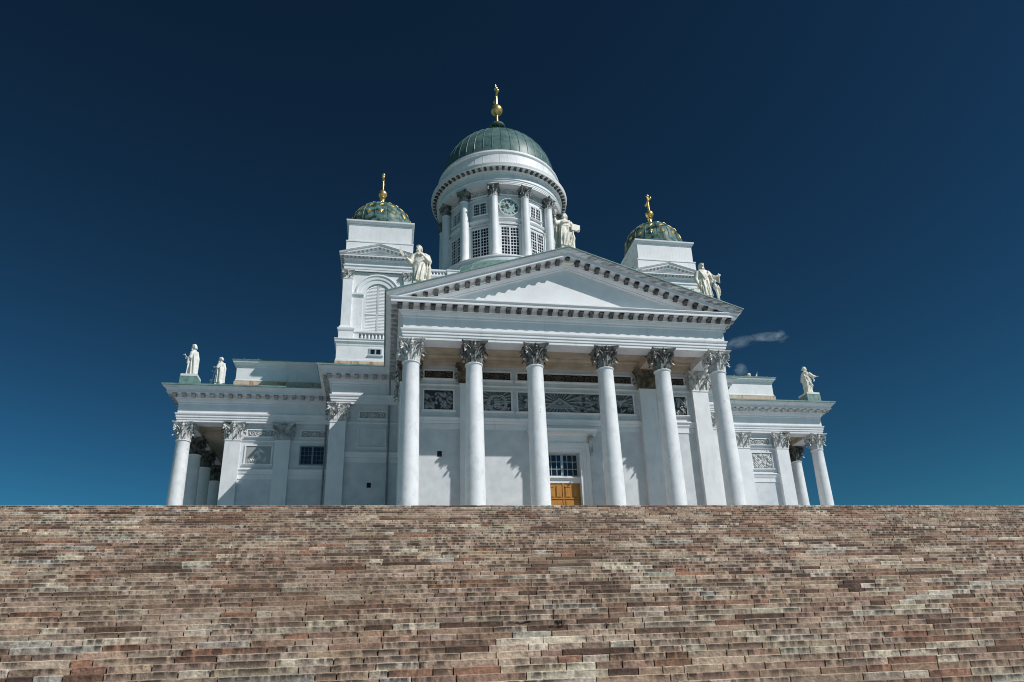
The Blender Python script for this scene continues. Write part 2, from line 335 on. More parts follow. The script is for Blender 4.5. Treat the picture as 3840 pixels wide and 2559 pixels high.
def capital_mb():
    b = MB()
    b.lathe([(0.55, 0), (0.53, 0.3), (0.55, 0.7), (0.6, 1.0), (0.7, 1.22), (0.74, 1.28)], n=24)
    abacus(b, 0.905, 1.26, 1.5)
    for k in range(8):
        a = k * PI / 4 + PI / 8; o = Vector((math.sin(a), -math.cos(a), 0)); sd = Vector((math.cos(a), math.sin(a), 0))
        leaf(b, o * 0.545, o, sd, 0.46, 0.2, 0.3, 0.05)
        a = k * PI / 4; o = Vector((math.sin(a), -math.cos(a), 0)); sd = Vector((math.cos(a), math.sin(a), 0))
        leaf(b, o * 0.535, o, sd, 0.84, 0.19, 0.34, 0.09)
    for k in range(4):
        a = PI / 4 + k * PI / 2; o = Vector((math.sin(a), -math.cos(a), 0)); sd = Vector((math.cos(a), math.sin(a), 0))
        volute(b, o * 0.9 + Vector((0, 0, 1.1)), o, 0.17, 0.16)
        for s_ in (-1, 1):
            b.tube([o * 0.58 + sd * 0.3 * s_ + Vector((0, 0, 0.72)), o * 0.66 + sd * 0.22 * s_ + Vector((0, 0, 1.0)), o * 0.82 + sd * 0.08 * s_ + Vector((0, 0, 1.22))], [0.03, 0.05, 0.05], 6)
        leaf(b, o * 0.6 + Vector((0, 0, 0.55)), o, sd, 0.42, 0.13, 0.26, 0.14)
        bust(b, RZ(k * PI / 2) @ T(0, -0.72, 1.12))
    return b
def pil_capital_mb():
    """for a pilaster 1.24 wide whose face is y = 0 and whose wall is 0.45 behind"""
    b = MB()
    b.grid([[(-0.62 * q, 0.45, z), (-0.62 * q, 0.62 * (1 - q), z), (0.62 * q, 0.62 * (1 - q), z), (0.62 * q, 0.45, z)] for q, z in ((1, 0), (0.98, 0.3), (1.0, 0.7), (1.08, 1.05), (1.2, 1.28))])
    rows = []
    for q, z in ((0.8, 1.26), (0.86, 1.33), (0.95, 1.41), (1, 1.43), (1, 1.5)):
        pts = [(-0.93 * q, 0.45, z)] + [(-0.93 * q + 1.86 * q * i / 10, 0.62 * 0 + 0.28 - 0.58 * q + 0.12 * (1 - (2 * i / 10 - 1) ** 2), z) for i in range(11)] + [(0.93 * q, 0.45, z)]
        rows.append(pts)
    b.grid(rows, capends=True)
    F, X = Vector((0, -1, 0)), Vector((1, 0, 0))
    for x in (-0.32, 0.32): leaf(b, (x, 0.02, 0), F, X, 0.46, 0.22, 0.3, 0.04)
    for x in (-0.6, 0, 0.6): leaf(b, (x, 0.03, 0), F, X, 0.84, 0.19, 0.34, 0.06)
    for s_ in (-1, 1):
        S = Vector((s_, 0, 0)); Y = Vector((0, 1, 0))
        leaf(b, (0.6 * s_, 0.2, 0), S, Y, 0.46, 0.15, 0.28, 0.04); leaf(b, (0.6 * s_, 0.34, 0), S, Y, 0.84, 0.12, 0.3, 0.06)
        D = Vector((s_, -1, 0)).normalized()
        volute(b, Vector((0.74 * s_, -0.14, 1.1)), D, 0.17, 0.16)
        b.tube([(0.2 * s_, -0.02, 0.75), (0.45 * s_, -0.05, 1.0), (0.72 * s_, -0.14, 1.24)], [0.03, 0.05, 0.05], 6)
        leaf(b, Vector((0.56 * s_, 0.02, 0.5)), D, Vector((1, s_, 0)).normalized(), 0.46, 0.14, 0.26, 0.12)
    bust(b, T(0, -0.14, 1.12))
    return b
CAPB, PCAPB = capital_mb(), pil_capital_mb()
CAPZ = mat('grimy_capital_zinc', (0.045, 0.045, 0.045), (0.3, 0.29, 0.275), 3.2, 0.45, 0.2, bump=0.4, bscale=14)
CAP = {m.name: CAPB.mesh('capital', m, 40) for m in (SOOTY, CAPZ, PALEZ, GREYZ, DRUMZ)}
PCAP = {m.name: PCAPB.mesh('capital', m, 40) for m in (BROWNZ, PALEZ, GREYZ)}
def shaft_mb(zb, zt, r0, r1, k=1.0):
    b = MB(); pr = []
    b.box(-r0 * 1.38, r0 * 1.38, -r0 * 1.38, r0 * 1.38, zb, zb + 0.2 * k)
    z = zb + 0.2 * k
    pr += [(r0 * 1.36, z), (r0 * 1.38, z + 0.08 * k), (r0 * 1.34, z + 0.16 * k), (r0 * 1.16, z + 0.19 * k), (r0 * 1.12, z + 0.26 * k), (r0 * 1.22, z + 0.3 * k), (r0 * 1.22, z + 0.38 * k), (r0 * 1.06, z + 0.43 * k)]
    z += 0.5 * k
    for i in range(13):
        t = i / 12; rr = r0 + (r1 - r0) * (t ** 1.6); pr.append((rr, z + (zt - 0.14 * k - z) * t))
    pr += [(r1 * 1.02, zt - 0.1 * k), (r1 * 1.1, zt - 0.085 * k), (r1 * 1.13, zt - 0.05 * k), (r1 * 1.1, zt - 0.01 * k), (r1, zt)]
    b.lathe(pr, n=48)
    return b
SHAFT = shaft_mb(0, H - HS - ZF, 0.655, 0.545).mesh('column', COLW, 30)
def column(x, y, cm, rz=0):
    o = put('column', SHAFT, church, (x, y, ZF), 0); put('capital', CAP[cm.name], o, (0, 0, H - HS - ZF), rz); return o
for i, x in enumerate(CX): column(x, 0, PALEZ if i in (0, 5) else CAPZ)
for s_ in (-1, 1):
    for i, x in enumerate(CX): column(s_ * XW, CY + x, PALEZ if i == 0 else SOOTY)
pb = MB(); pb.box(-0.62, 0.62, 0, 0.7, 0, H - HS - ZF - 0.1); pb.box(-0.66, 0.66, -0.04, 0.7, H - HS - ZF - 0.1, H - HS - ZF); pb.box(-0.72, 0.72, -0.1, 0.7, 0, 0.45)
PIL = pb.mesh('pilaster', WHITE, None)
def pilaster(x, y, rz=0, cm=PALEZ):
    o = put('pilaster', PIL, church, (x, y, ZF), rz); put('capital', PCAP[cm.name], o, (0, 0, H - HS - ZF)); return o
for x, m in ((-10.9, BROWNZ), (-6.7, BROWNZ), (6.7, BROWNZ), (10.9, PALEZ)): pilaster(x, YP, 0, m)
for s_ in (-1, 1):
    for x in (25.04, 21.03): pilaster(s_ * x, WY - 0.62, 0, GREYZ if (s_ < 0 and x < 22) else PALEZ)
    pilaster(s_ * 16.22, YB - 0.62, 0, PALEZ)
    for y in (4.05, 8.06): pilaster(s_ * (XS + 0.64), y, s_ * PI / 2, GREYZ)
    pilaster(s_ * (XB + 0.64), YB + 0.03, s_ * PI / 2, GREYZ)
    for i, yy in enumerate((18.13, 22.4, 35.8, 40.0)): pilaster(s_ * (XW - 3.41), yy, s_ * PI / 2, BROWNZ)

# ---------------------------------------------------------------- walls
WF = 0.2                                  # wall plane offset from column axis line
wb = MB()
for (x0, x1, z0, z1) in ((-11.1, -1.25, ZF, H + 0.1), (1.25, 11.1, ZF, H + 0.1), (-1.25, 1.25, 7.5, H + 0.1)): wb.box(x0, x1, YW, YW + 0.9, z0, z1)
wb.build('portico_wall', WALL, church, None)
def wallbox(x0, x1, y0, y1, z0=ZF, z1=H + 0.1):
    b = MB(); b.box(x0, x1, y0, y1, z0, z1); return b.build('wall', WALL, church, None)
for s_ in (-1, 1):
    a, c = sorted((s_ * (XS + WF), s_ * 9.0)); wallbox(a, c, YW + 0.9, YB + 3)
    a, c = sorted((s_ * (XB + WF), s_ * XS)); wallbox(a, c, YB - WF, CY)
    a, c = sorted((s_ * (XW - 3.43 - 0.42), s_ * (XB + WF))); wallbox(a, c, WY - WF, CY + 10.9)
# string courses, ledges and dado bands between the pilasters
def bands(b, x0, x1, y, side=None):
    """mouldings on a wall facing -y between x0 and x1"""
    b.px([(y + 0.02, 9.98), (y - 0.2, 9.98), (y - 0.22, 9.9), (y - 0.12, 9.74), (y - 0.12, 9.66), (y - 0.06, 9.52), (y + 0.02, 9.5)], x0, x1)
    b.box(x0, x1, y - 0.05, y + 0.02, 9.12, 9.497)
    b.px([(y + 0.02, 12.46), (y - 0.09, 12.46), (y - 0.05, 12.38), (y + 0.02, 12.36)], x0, x1)
def framed(b, x0, x1, z0, z1, y, w_=0.11, d=0.09):
    for (a0, a1, c0, c1) in ((x0 - w_, x1 + w_, z1, z1 + w_), (x0 - w_, x0, z0, z1), (x1, x1 + w_, z0, z1)): b.box(a0, a1, y - d, y + 0.02, c0, c1)
    b.px([(y + 0.02, z0), (y - d - 0.08, z0), (y - d - 0.08, z0 - 0.05), (y - d * 0.7, z0 - 0.12), (y + 0.02, z0 - 0.13)], x0 - w_ - 0.08, x1 + w_ + 0.08)
tr = MB()
bands(tr, -10.28, -7.32, YW); bands(tr, -6.08, 6.08, YW); bands(tr, 7.32, 10.28, YW)
for x0, x1 in ((-9.83, -7.79), (-5.62, -3.6), (-3.08, 3.08), (3.6, 5.62), (7.79, 9.83)):
    framed(tr, x0, x1, 12.9, 13.5, YW); framed(tr, x0, x1, 10.5, 12.0, YW)
tr.build('wall_mouldings', WHITE, church, None)
for s_ in (-1, 1):
    tr = MB(); yw = WY - WF
    for x0, x1 in ((-24.42, -21.65), (-20.41, -16.42)): bands(tr, x0, x1, yw)
    framed(tr, -23.97, -21.93, 12.82, 13.38, yw); framed(tr, -23.97, -21.93, 10.42, 11.98, yw)
    framed(tr, -19.58, -17.5, 12.82, 13.38, yw)
    trw = tr; tr = MB(); yb = YB - WF; bands(tr, -15.6, -11.1, yb); framed(tr, -14.55, -12.5, 12.8, 13.36, yb); framed(tr, -14.57, -12.5, 10.4, 11.87, yb, 0.09, 0.06)
    if s_ > 0:
        q = MB(); q.add(tr, Matrix.Diagonal((-1, 1, 1, 1))); tr = q; q = MB(); q.add(trw, Matrix.Diagonal((-1, 1, 1, 1))); trw = q
    tr.build('wall_mouldings', WHITE, church, None); trw.build('wall_mouldings', WHITE, church, None)
    xs_ = XS + WF
    for x0, x1 in ((4.67, 7.44), (8.68, YB - WF)):
        q = MB(); bands(q, x0, x1, -xs_); tr = MB(); tr.add(q, RZ(-PI / 2) @ Matrix.Diagonal((-1, 1, 1, 1)) if s_ < 0 else RZ(PI / 2)); tr.build('wall_mouldings', WHITE, church, None)

# ---------------------------------------------------------------- reliefs
def blobs(seed, n, asp):
    q = random.Random(seed); L = [(q.random(), 0.12 + 0.75 * q.random() ** 1.2, 0.03 + 0.07 * q.random(), 0.05 + 0.16 * q.random(), q.uniform(-1.2, 1.2), q.uniform(0.5, 1)) for _ in range(n)]
    def fn(u, v):
        h = 0.06
        for x, z, a, b_, r_, k in L:
            dx, dz = (u - x) * asp, v - z; c, s = math.cos(r_), math.sin(r_); e = ((dx * c + dz * s) / a) ** 2 + ((-dx * s + dz * c) / b_) ** 2
            if e < 1: h = max(h, k * (1 - e) ** 0.4)
        return h * (0.8 + 0.2 * math.sin(60 * u + 35 * v))
    return fn
def scroll(asp):
    def fn(u, v):
        x = (u - 0.5) * asp; z = v - 0.5; r_ = math.hypot(x, z)
        if r_ < 0.36: return 0.3 + 0.7 * abs(math.cos(r_ * 26)) * (0.7 + 0.3 * math.cos(8 * math.atan2(z, x)))
        p = (abs(x) % 0.8) - 0.4; q = math.hypot(p, z); a = math.atan2(z, p)
        return max(0, math.cos(q * 22 - a * 1.0 * (1 if int(abs(x) / 0.8) % 2 else -1))) * (q < 0.42) + 0.12
    return fn
def rays(kind, asp):
    base = blobs({'eye': 5, 'tablets': 9, 'dove': 14}[kind], {'eye': 150, 'tablets': 46, 'dove': 46}[kind], asp)
    def fn(u, v):
        x = (u - 0.5) * asp; z = v - (0.5 if kind == 'eye' else 0.62); r_ = math.hypot(x, z); a = math.atan2(z, x)
        ray = 0.25 + 0.6 * max(0, math.sin(a * 22 + 0.8 * math.sin(a * 5)))
        if kind == 'eye':
            zt = z + 0.12; tri = 0.36 - max(abs(x) * 0.62 + zt * 0.9 + 0.02, -zt * 1.3 + 0.14)
            if 0 <= tri:
                e = (x / 0.2) ** 2 + ((z + 0.02) / 0.09) ** 2
                if e < 0.25: return 1.0
                if e < 1: return 0.35
                return 0.95 if tri < 0.05 else 0.6 + 0.2 * (abs(z - 0.1 + 2 * x * x) < 0.02)
            f = min(1, max(0, (r_ - 0.55) / 0.7)); b0 = base(u, v)
            return ray * (1 - f) + f * max(b0, ray * 0.5)
        if kind == 'tablets':
            if abs(abs(x) - 0.075) < 0.07 and -0.4 < z < 0.02 - 3 * (abs(x) - 0.075) ** 2 * 6: return 0.9 - 0.35 * (math.sin(z * 70) > 0.4)
            q = abs(math.hypot(x, z + 0.22) - 0.42)
            if q < 0.08 and z < 0.22: return 0.5 + 0.5 * abs(math.sin(math.atan2(z + 0.22, x) * 15 + q * 20))
        else:
            if (x / 0.09) ** 2 + ((z + 0.05) / 0.14) ** 2 < 1 or (abs(z - 0.4 * abs(x) + 0.02) < 0.06 and abs(x) < 0.3): return 0.95
        return max(ray if v > 0.4 else 0, base(u, v) if v < 0.55 else 0, 0.1)
    return fn
def panel(fn, x0, x1, z0, z1, y, m, name='relief_panel', nx=None, dep=0.14, lab=None):
    k = max(1, (x1 - x0) / (z1 - z0)); nz = 46 if z1 - z0 > 1 else 30
    o = hf(fn, x0, x1, z0, z1, int(nz * k), nz, y - 0.01, dep).build(name, m, church, 60)
    if lab: o['label'] = lab
    return o
for i, (x0, x1) in enumerate(((-9.83, -7.79), (-5.62, -3.6), (-3.08, 3.08), (3.6, 5.62), (7.79, 9.83))):
    a2 = (x1 - x0) / 1.5
    fn = [blobs(3, 60, a2), rays('tablets', a2), rays('eye', a2), rays('dove', a2), blobs(21, 50, a2)][i]
    lab = ['dark relief of crowded figures on clouds', 'dark relief of stone tablets in a wreath with rays above', 'long dark relief of an eye in a triangle with rays', 'dark relief of a dove in rays', 'dark relief of standing figures'][i]
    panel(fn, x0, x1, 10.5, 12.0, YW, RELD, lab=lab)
    panel(scroll((x1 - x0) / 0.6), x0, x1, 12.9, 13.5, YW, RELB, 'scrollwork_panel', dep=0.09)
for s_ in (-1, 1):
    yw, yb = WY - WF, YB - WF
    for x0, x1, z0, z1, y in ((-23.97, -21.93, 12.82, 13.38, yw), (-19.58, -17.5, 12.82, 13.38, yw), (-14.55, -12.5, 12.8, 13.36, yb)):
        if s_ > 0: x0, x1 = -x1, -x0
        panel(scroll((x1 - x0) / 0.57), x0, x1, z0, z1, y, RELL, 'scrollwork_panel', dep=0.09)
    x0, x1 = (-23.97, -21.93) if s_ < 0 else (21.93, 23.97)
    f0 = blobs(31, 40, 1.3) if s_ < 0 else blobs(44, 60, 1.3)
    fn = (lambda u, v: f0(u, v) * max(0, min(1, (1.25 - 2.2 * abs(u - 0.55) - v) * 3)) + 0.1) if s_ < 0 else f0
    panel(fn, x0, x1, 10.42, 11.98, yw, RELL, dep=0.16)

# ---------------------------------------------------------------- windows
def bars_mb(w_, h_, groups, cols, rows, rowg=1, t=0.035, T_=0.09, y=0.0):
    """glazing bars of a window w_ x h_ centred on x=0, z=0 (bottom): groups sashes side by side, rowg tiers"""
    b = MB(); x0 = -w_ / 2; gw = w_ / groups; gh = h_ / rowg
    b.box(x0 - T_ * 0.6, -x0 + T_ * 0.6, y - 0.07, y + 0.02, -T_ * 0.6, T_ * 0.4); b.box(x0 - T_ * 0.6, -x0 + T_ * 0.6, y - 0.07, y + 0.02, h_ - T_ * 0.4, h_ + T_ * 0.6)
    for g in range(groups + 1):
        k = T_ * (0.6 if g in (0, groups) else 0.75); b.box(x0 + g * gw - k, x0 + g * gw + k, y - 0.072, y + 0.02, T_ * 0.4, h_ - T_ * 0.4)
    for g in range(groups):
        for c in range(1, cols): xx = x0 + g * gw + gw * c / cols; b.box(xx - t / 2, xx + t / 2, y - 0.045, y + 0.01, T_ * 0.4, h_ - T_ * 0.4)
        for q in range(rowg):
            if q: b.box(x0 + g * gw + T_ * 0.75, x0 + (g + 1) * gw - T_ * 0.75, y - 0.07, y + 0.01, q * gh - T_ * 0.5, q * gh + T_ * 0.5)
            for r_ in range(1, rows): zz = q * gh + gh * r_ / rows; b.box(x0 + g * gw + T_ * 0.75, x0 + (g + 1) * gw - T_ * 0.75, y - 0.043, y + 0.01, zz - t / 2, zz + t / 2)
    return b
def window(parent, M, w_, h_, groups, cols, rows, rowg, bm, name='window', t=0.035, T_=0.09):
    loc = M.to_translation(); rz = M.to_euler().z
    g = MB(); g.box(-w_ / 2, w_ / 2, -0.012, 0.03, 0, h_)
    if parent is church: o = bars_mb(w_, h_, groups, cols, rows, rowg, t, T_).build(name, bm, church, None, loc, rz); put('pane', g.mesh('pane', GLASS, None), o)
    else:
        o = bars_mb(w_, h_, groups, cols, rows, rowg, t, T_).build(name, bm, parent, None, loc, rz); put('window_pane', g.mesh('window_pane', GLASS, None), parent, loc, rz)
    return o
for s_ in (-1, 1): window(church, T(s_ * 18.55, WY - WF - 0.02, 10.42), 2.0, 1.56, 2, 3, 4, 1, DUSKBAR, t=0.025, T_=0.1)
# vents
for x, y in ((-8.72, YW), (-13.62, YB - WF), (13.62, YB - WF)):
    b = MB(); b.box(x - 0.16, x + 0.16, y - 0.012, y + 0.02, 7.1, 7.5); 
    for a in (0, 1, 2, 3): b.box(x - 0.16, x + 0.16, y - 0.02, y - 0.012, 7.16 + a * 0.09, 7.18 + a * 0.09)
    b.build('wall_vent', DARKHOLE, church, None)

# ---------------------------------------------------------------- door
db = MB(); DY = YW + 0.42
for s_ in (-1, 1):
    x = s_ * 0.6
    db.box(x - 0.59, x + 0.59, DY, DY + 0.1, ZF, 5.37)
    for z0, z1 in ((1.2, 2.3), (2.5, 3.55), (3.72, 4.2), (4.34, 5.22)):
        for x0, x1 in ((x - 0.5, x - 0.06), (x + 0.06, x + 0.5)):
            if z0 in (3.72,):
                if x0 > x: continue
                x0, x1 = x - 0.5, x + 0.5
            db.box(x0, x1, DY - 0.035, DY + 0.01, z0, z1); db.box(x0 + 0.06, x1 - 0.06, DY - 0.07, DY, z0 + 0.06, z1 - 0.06)
    db.box(x - 0.59, x + 0.59, DY - 0.09, DY + 0.01, 4.22, 4.31); db.box(x - 0.5, x - 0.1, DY - 0.1, DY, 5.08, 5.14)
db.box(-0.05, 0.05, DY - 0.06, DY + 0.02, ZF, 5.36)
door = db.build('door', DOORW, church, None)
b = MB(); b.box(-1.25, 1.25, DY - 0.06, DY + 0.12, 5.374, 5.72); b.px([(DY + 0.02, 5.72), (DY - 0.2, 5.72), (DY - 0.2, 5.79), (DY - 0.12, 5.84), (DY + 0.02, 5.84)], -1.25, 1.25); b.build('door_transom', WHITE, door, None)
bars_mb(2.34, 1.6, 2, 3, 3, 1, 0.045, 0.12, DY).build('transom_window', GREYBAR, door, None, (0, 0, 5.86)); b = MB(); b.box(-1.2, 1.2, DY - 0.01, DY + 0.05, 5.85, 7.49); b.build('pane', GLASS, door, None)
b = MB(); fy = YW
for o, d in ((1.25, 0.1), (1.47, 0.15), (1.7, 0.22)):
    o1 = o + 0.24
    for s_ in (-1, 1):
        a, c = sorted((s_ * o, s_ * o1)); b.box(a, c, fy - d, fy + 0.02, ZF, 7.5 + (o1 - 1.25) * 0.98)
    b.box(-o, o, fy - d, fy + 0.02, 7.5 + (o - 1.25) * 0.98, 7.5 + (o1 - 1.25) * 0.98)
b.box(-1.9, 1.9, fy - 0.12, fy + 0.02, 8.17, 8.72)
b.px([(fy + 0.02, 8.7), (fy - 0.2, 8.72), (fy - 0.28, 8.82), (fy - 0.56, 8.84), (fy - 0.56, 9.0), (fy - 0.64, 9.1), (fy - 0.64, 9.14), (fy + 0.02, 9.18)], -2.5, 2.5)
b.build('door_frame', WHITE, door, None)
for s_ in (-1, 1):
    b = MB(); prof = [(fy, 8.7), (fy - 0.46, 8.7), (fy - 0.5, 8.5), (fy - 0.38, 8.25), (fy - 0.26, 7.8), (fy - 0.3, 7.55), (fy - 0.2, 7.42), (fy, 7.4)]
    b.px(prof, s_ * 2.06 - 0.13, s_ * 2.06 + 0.13); b.tube([(s_ * 2.06 - 0.15, fy - 0.36, 8.52), (s_ * 2.06 + 0.15, fy - 0.36, 8.52)], 0.15, 10); b.ball((s_ * 2.06, fy - 0.15, 7.38), (0.1, 0.12, 0.16)); b.build('console', GREYZ, door, 40)

# ---------------------------------------------------------------- entablatures
PATH = [(-XW, CY + 10.97), (-XW, WY), (-XB, WY), (-XB, YB), (-XS, YB), (-XS, 0), (XS, 0), (XS, YB), (XB, YB), (XB, WY), (XW, WY), (XW, CY + 10.97)]
PATH = PATH[::1]
LOWER = [(-0.6, 0.66), (-0.6, 0.0), (0.58, 0.0), (0.58, 0.2), (0.63, 0.21), (0.63, 0.4), (0.68, 0.41), (0.68, 0.57), (0.72, 0.6), (0.77, 0.71), (0.77, 0.75), (0.6, 0.77), (0.6, 1.6), (0.66, 1.62), (0.66, 1.74), (0.72, 1.76), (0.8, 1.86), (0.82, 1.94), (0.86, 1.95), (0.86, 2.0), (0.93, 2.04), (0.93, 2.3), (1.43, 2.31), (1.43, 2.34), (1.46, 2.34), (1.46, 2.53)]
FULL = LOWER + [(1.5, 2.55), (1.5, 2.58), (1.56, 2.62), (1.68, 2.7), (1.75, 2.79), (1.77, 2.82), (1.77, 2.86)]
GAB = LOWER + [(1.5, 2.56), (1.55, 2.62), (1.55, 2.68), (0.2, 2.72)]
mod = MB()
pr = [(0.0, 0.0), (-0.4, 0.0), (-0.44, -0.05), (-0.45, -0.12), (-0.4, -0.17), (-0.33, -0.15), (-0.28, -0.17), (-0.14, -0.26), (-0.05, -0.3), (0.0, -0.28)]
mod.px(pr, -0.13, 0.13); mod.box(-0.165, 0.165, -0.475, 0.0, -0.045, -0.002)
mod.tube([(-0.145, -0.385, -0.1), (0.145, -0.385, -0.1)], 0.075, 8); mod.tube([(-0.145, -0.08, -0.2), (0.145, -0.08, -0.2)], 0.1, 8)
leaf(mod, (0, -0.1, -0.28), Vector((0, -0.55, 0.1)), Vector((1, 0, 0)), 0.12, 0.12, 0.1)
MOD = {m.name: mod.mesh('modillion', m, 40) for m in (SOOTY, PALEZ, GREYZ)}
stuffmod = MB()
def entab(i, prof, mods=None, step=0.735):
    """entablature along segment i of PATH; mods = material for individually built modillions, None = in the common row"""
    b = MB(); b.sweep(PATH, [(o, z + H) for o, z in prof], i, i + 1); o = b.build('entablature', WHITE, church, 25)
    p, q = Vector(PATH[i]), Vector(PATH[i + 1]); d = (q - p).normalized(); n = Vector((d.y, -d.x)); L = (q - p).length
    def turn(a, c): return (a.x * c.y - a.y * c.x)
    e0 = e1 = 0.85
    if i > 0 and turn(p - Vector(PATH[i - 1]), q - p) < 0: e0 = -0.85 - 0.3
    if i < len(PATH) - 2 and turn(q - p, Vector(PATH[i + 2]) - q) < 0: e1 = -0.85 - 0.3
    tot = L + e0 + e1; k = max(1, round(tot / step)); ang = math.atan2(n.x, -n.y)
    for j in range(k + 1):
        t = -e0 + tot * j / k; c = p + d * t + n * 0.93
        if mods: put('modillion', MOD[mods.name], o, (c.x, c.y, H + 2.308), ang)
        else: stuffmod.add(mod, T(c.x, c.y, H + 2.308) @ RZ(ang))
    return o
for i in range(11):
    if i in (0, 10): entab(i, GAB)
    elif i == 5: entab(i, GAB, SOOTY)
    elif i == 1: entab(i, FULL, GREYZ)
    elif i == 9: entab(i, FULL, PALEZ)
    elif i == 3: entab(i, FULL, GREYZ)
    else: entab(i, FULL)
# copper edge over the eaves
for i in range(11):
    if i in (0, 5, 10): continue
    b = MB(); b.sweep(PATH, [(1.74, H + 2.863), (1.83, H + 2.868), (1.83, H + 2.99), (1.2, H + 3.03), (-0.3, H + 3.06)], i, i + 1); b.build('eaves_copper', COPPER, church, 25)

# ---------------------------------------------------------------- pediments and gable roofs
SL = (7.2 - 2.89) / 12.67
RAKE = [(1.77, 0.0), (1.77, 0.05), (1.73, 0.1), (1.6, 0.2), (1.53, 0.24), (1.5, 0.27), (1.46, 0.28), (1.46, 0.5), (1.43, 0.54), (0.93, 0.54), (0.93, 0.76), (0.86, 0.78), (0.86, 0.84), (0.8, 0.9), (0.7, 1.02), (0.64, 1.04), (0.64, 1.12), (0.45, 1.13)]
def pediment():
    """pediment of a portico facing -y, ridge on x=0, columns on y=0"""
    b = MB(); zc = H + 2.685; xe = 12.67
    top = lambda x: H + 7.2 - SL * abs(x)
    for s_ in (-1, 1):
        xs = sorted({0.0, xe} | {max(0.0, min(xe, xe - (zc - (top(xe) - dz)) / SL)) for _, dz in RAKE if top(xe) - dz < zc})
        b.grid([[(s_ * x, -o, max(zc, top(x) - dz)) for o, dz in RAKE] for x in xs])
    b.quad((-10.6, -0.5, zc - 0.1), (10.6, -0.5, zc - 0.1), (0, -0.5, top(0) - 1.0))
    return b
def gable_roof(y0, y1, th=0.07):
    b = MB(); top = lambda x: H + 7.2 - SL * abs(x)
    for s_ in (-1, 1):
        pts = [(s_ * 12.78, top(12.78) + 0.004), (0, top(0) + 0.004), (0, top(0) + th), (s_ * 12.78, top(12.78) + th)]
        b.prism([(x, y0, z) for x, z in pts], (0, y1 - y0, 0))
        for k in range(1, 20):
            x = s_ * 0.64 * k; b.box(x - 0.02, x + 0.02, y0 - 0.006, y0 + 0.08, top(x) + 0.01, top(x) + th + 0.03)
    return b
PEDB = pediment()
ped = PEDB.build('pediment', GABLEW, church, 25)
for k in range(-15, 16):
    x = k * 0.72; put('modillion', MOD[SOOTY.name], ped, (x, -0.93, H + 7.2 - SL * abs(x) - 0.56 - (0.045 if k else 0.02)))
gable_roof(-1.83, YB - 2.2).build('roof', COPPER, church, None)
for s_ in (-1, 1):
    M = T(s_ * XW, CY, 0) @ RZ(s_ * PI / 2)
    q = MB(); q.add(PEDB, M); q.build('pediment', WHITE, church, 25)
    q = MB(); q.add(gable_roof(-1.83, 12.6), M); q.build('roof', COPPER, church, None)
# stains under the raking cornice belong to the paint; portico ceilings and beams
def ceiling(M):
    b = MB(); b.box(-10.3, 10.3, -0.6, YP - 0.2, H + 0.62, H + 0.7)
    b.px([(YP - 0.02, H), (YP - 0.02, H + 0.2), (YP - 0.07, H + 0.2), (YP - 0.07, H + 0.4), (YP - 0.14, H + 0.42), (YP - 0.22, H + 0.55), (YP - 0.22, H + 0.62), (YP + 0.9, H + 0.62), (YP + 0.9, H)], -10.3, 10.3)
    b.px([(0.598, H + 0.05), (0.65, H + 0.2), (0.65, H + 0.4), (0.75, H + 0.5), (0.85, H + 0.615), (0.598, H + 0.615)], -10.3, 10.3)
    for x in (-6.7, 6.7):
        for w_, z0, z1 in ((0.5, 0.0, 0.25), (0.56, 0.25, 0.5), (0.66, 0.5, 0.617)): b.box(x - w_, x + w_, 0.59, YP + 0.0, H + z0, H + z1)
    q = MB(); q.add(b, M); q.build('portico_ceiling', CEIL, church, None)
ceiling(T(0, 0, 0))
for s_ in (-1, 1): ceiling(T(s_ * XW, CY, 0) @ RZ(s_ * PI / 2))

# ---------------------------------------------------------------- attics over the side arms
for s_ in (-1, 1):
    def sx(a, c): return sorted((s_ * a, s_ * c))
    y0 = WY + 0.2
    b = MB(); a, c = sx(25.55, 11.5); b.box(a, c, y0, CY + 10, 17.74, 19.42)
    pr_ = [(0.0, 19.35), (0.06, 19.4), (0.06, 19.5), (0.16, 19.58), (0.3, 19.72), (0.34, 19.84), (0.34, 19.9)]
    pts = [(-25.55, CY), (-25.55, y0), (-11.5, y0)]
    if s_ > 0: pts = [(-x, y) for x, y in pts][::-1]
    b.sweep(pts, pr_); b.sweep(pts, [(0.0, 18.06), (0.05, 18.07), (0.05, 18.16), (0, 18.2)])
    at = b.build('attic_wall', WHITE, church, 25)
    b = MB(); b.sweep(pts, [(0.0, H + 2.9), (0.12, H + 2.9), (0.12, 18.0), (0.0, 18.05)]); b.build('granite_base', RUST, at, 25)
    b = MB(); b.sweep(pts, [(0.33, 19.905), (0.4, 19.91), (0.4, 19.97), (-1.0, 20.2)])
    for k in range(12):
        x = pts[1][0] + (pts[2][0] - pts[1][0]) * (k + 0.5) / 12 if s_ < 0 else pts[0][0] + (pts[1][0] - pts[0][0]) * (k + 0.5) / 12
        b.box(x - 0.02, x + 0.02, y0 - 0.41, y0 + 0.2, 19.95, 20.08)
    b.build('coping', COPPER, at, 25)

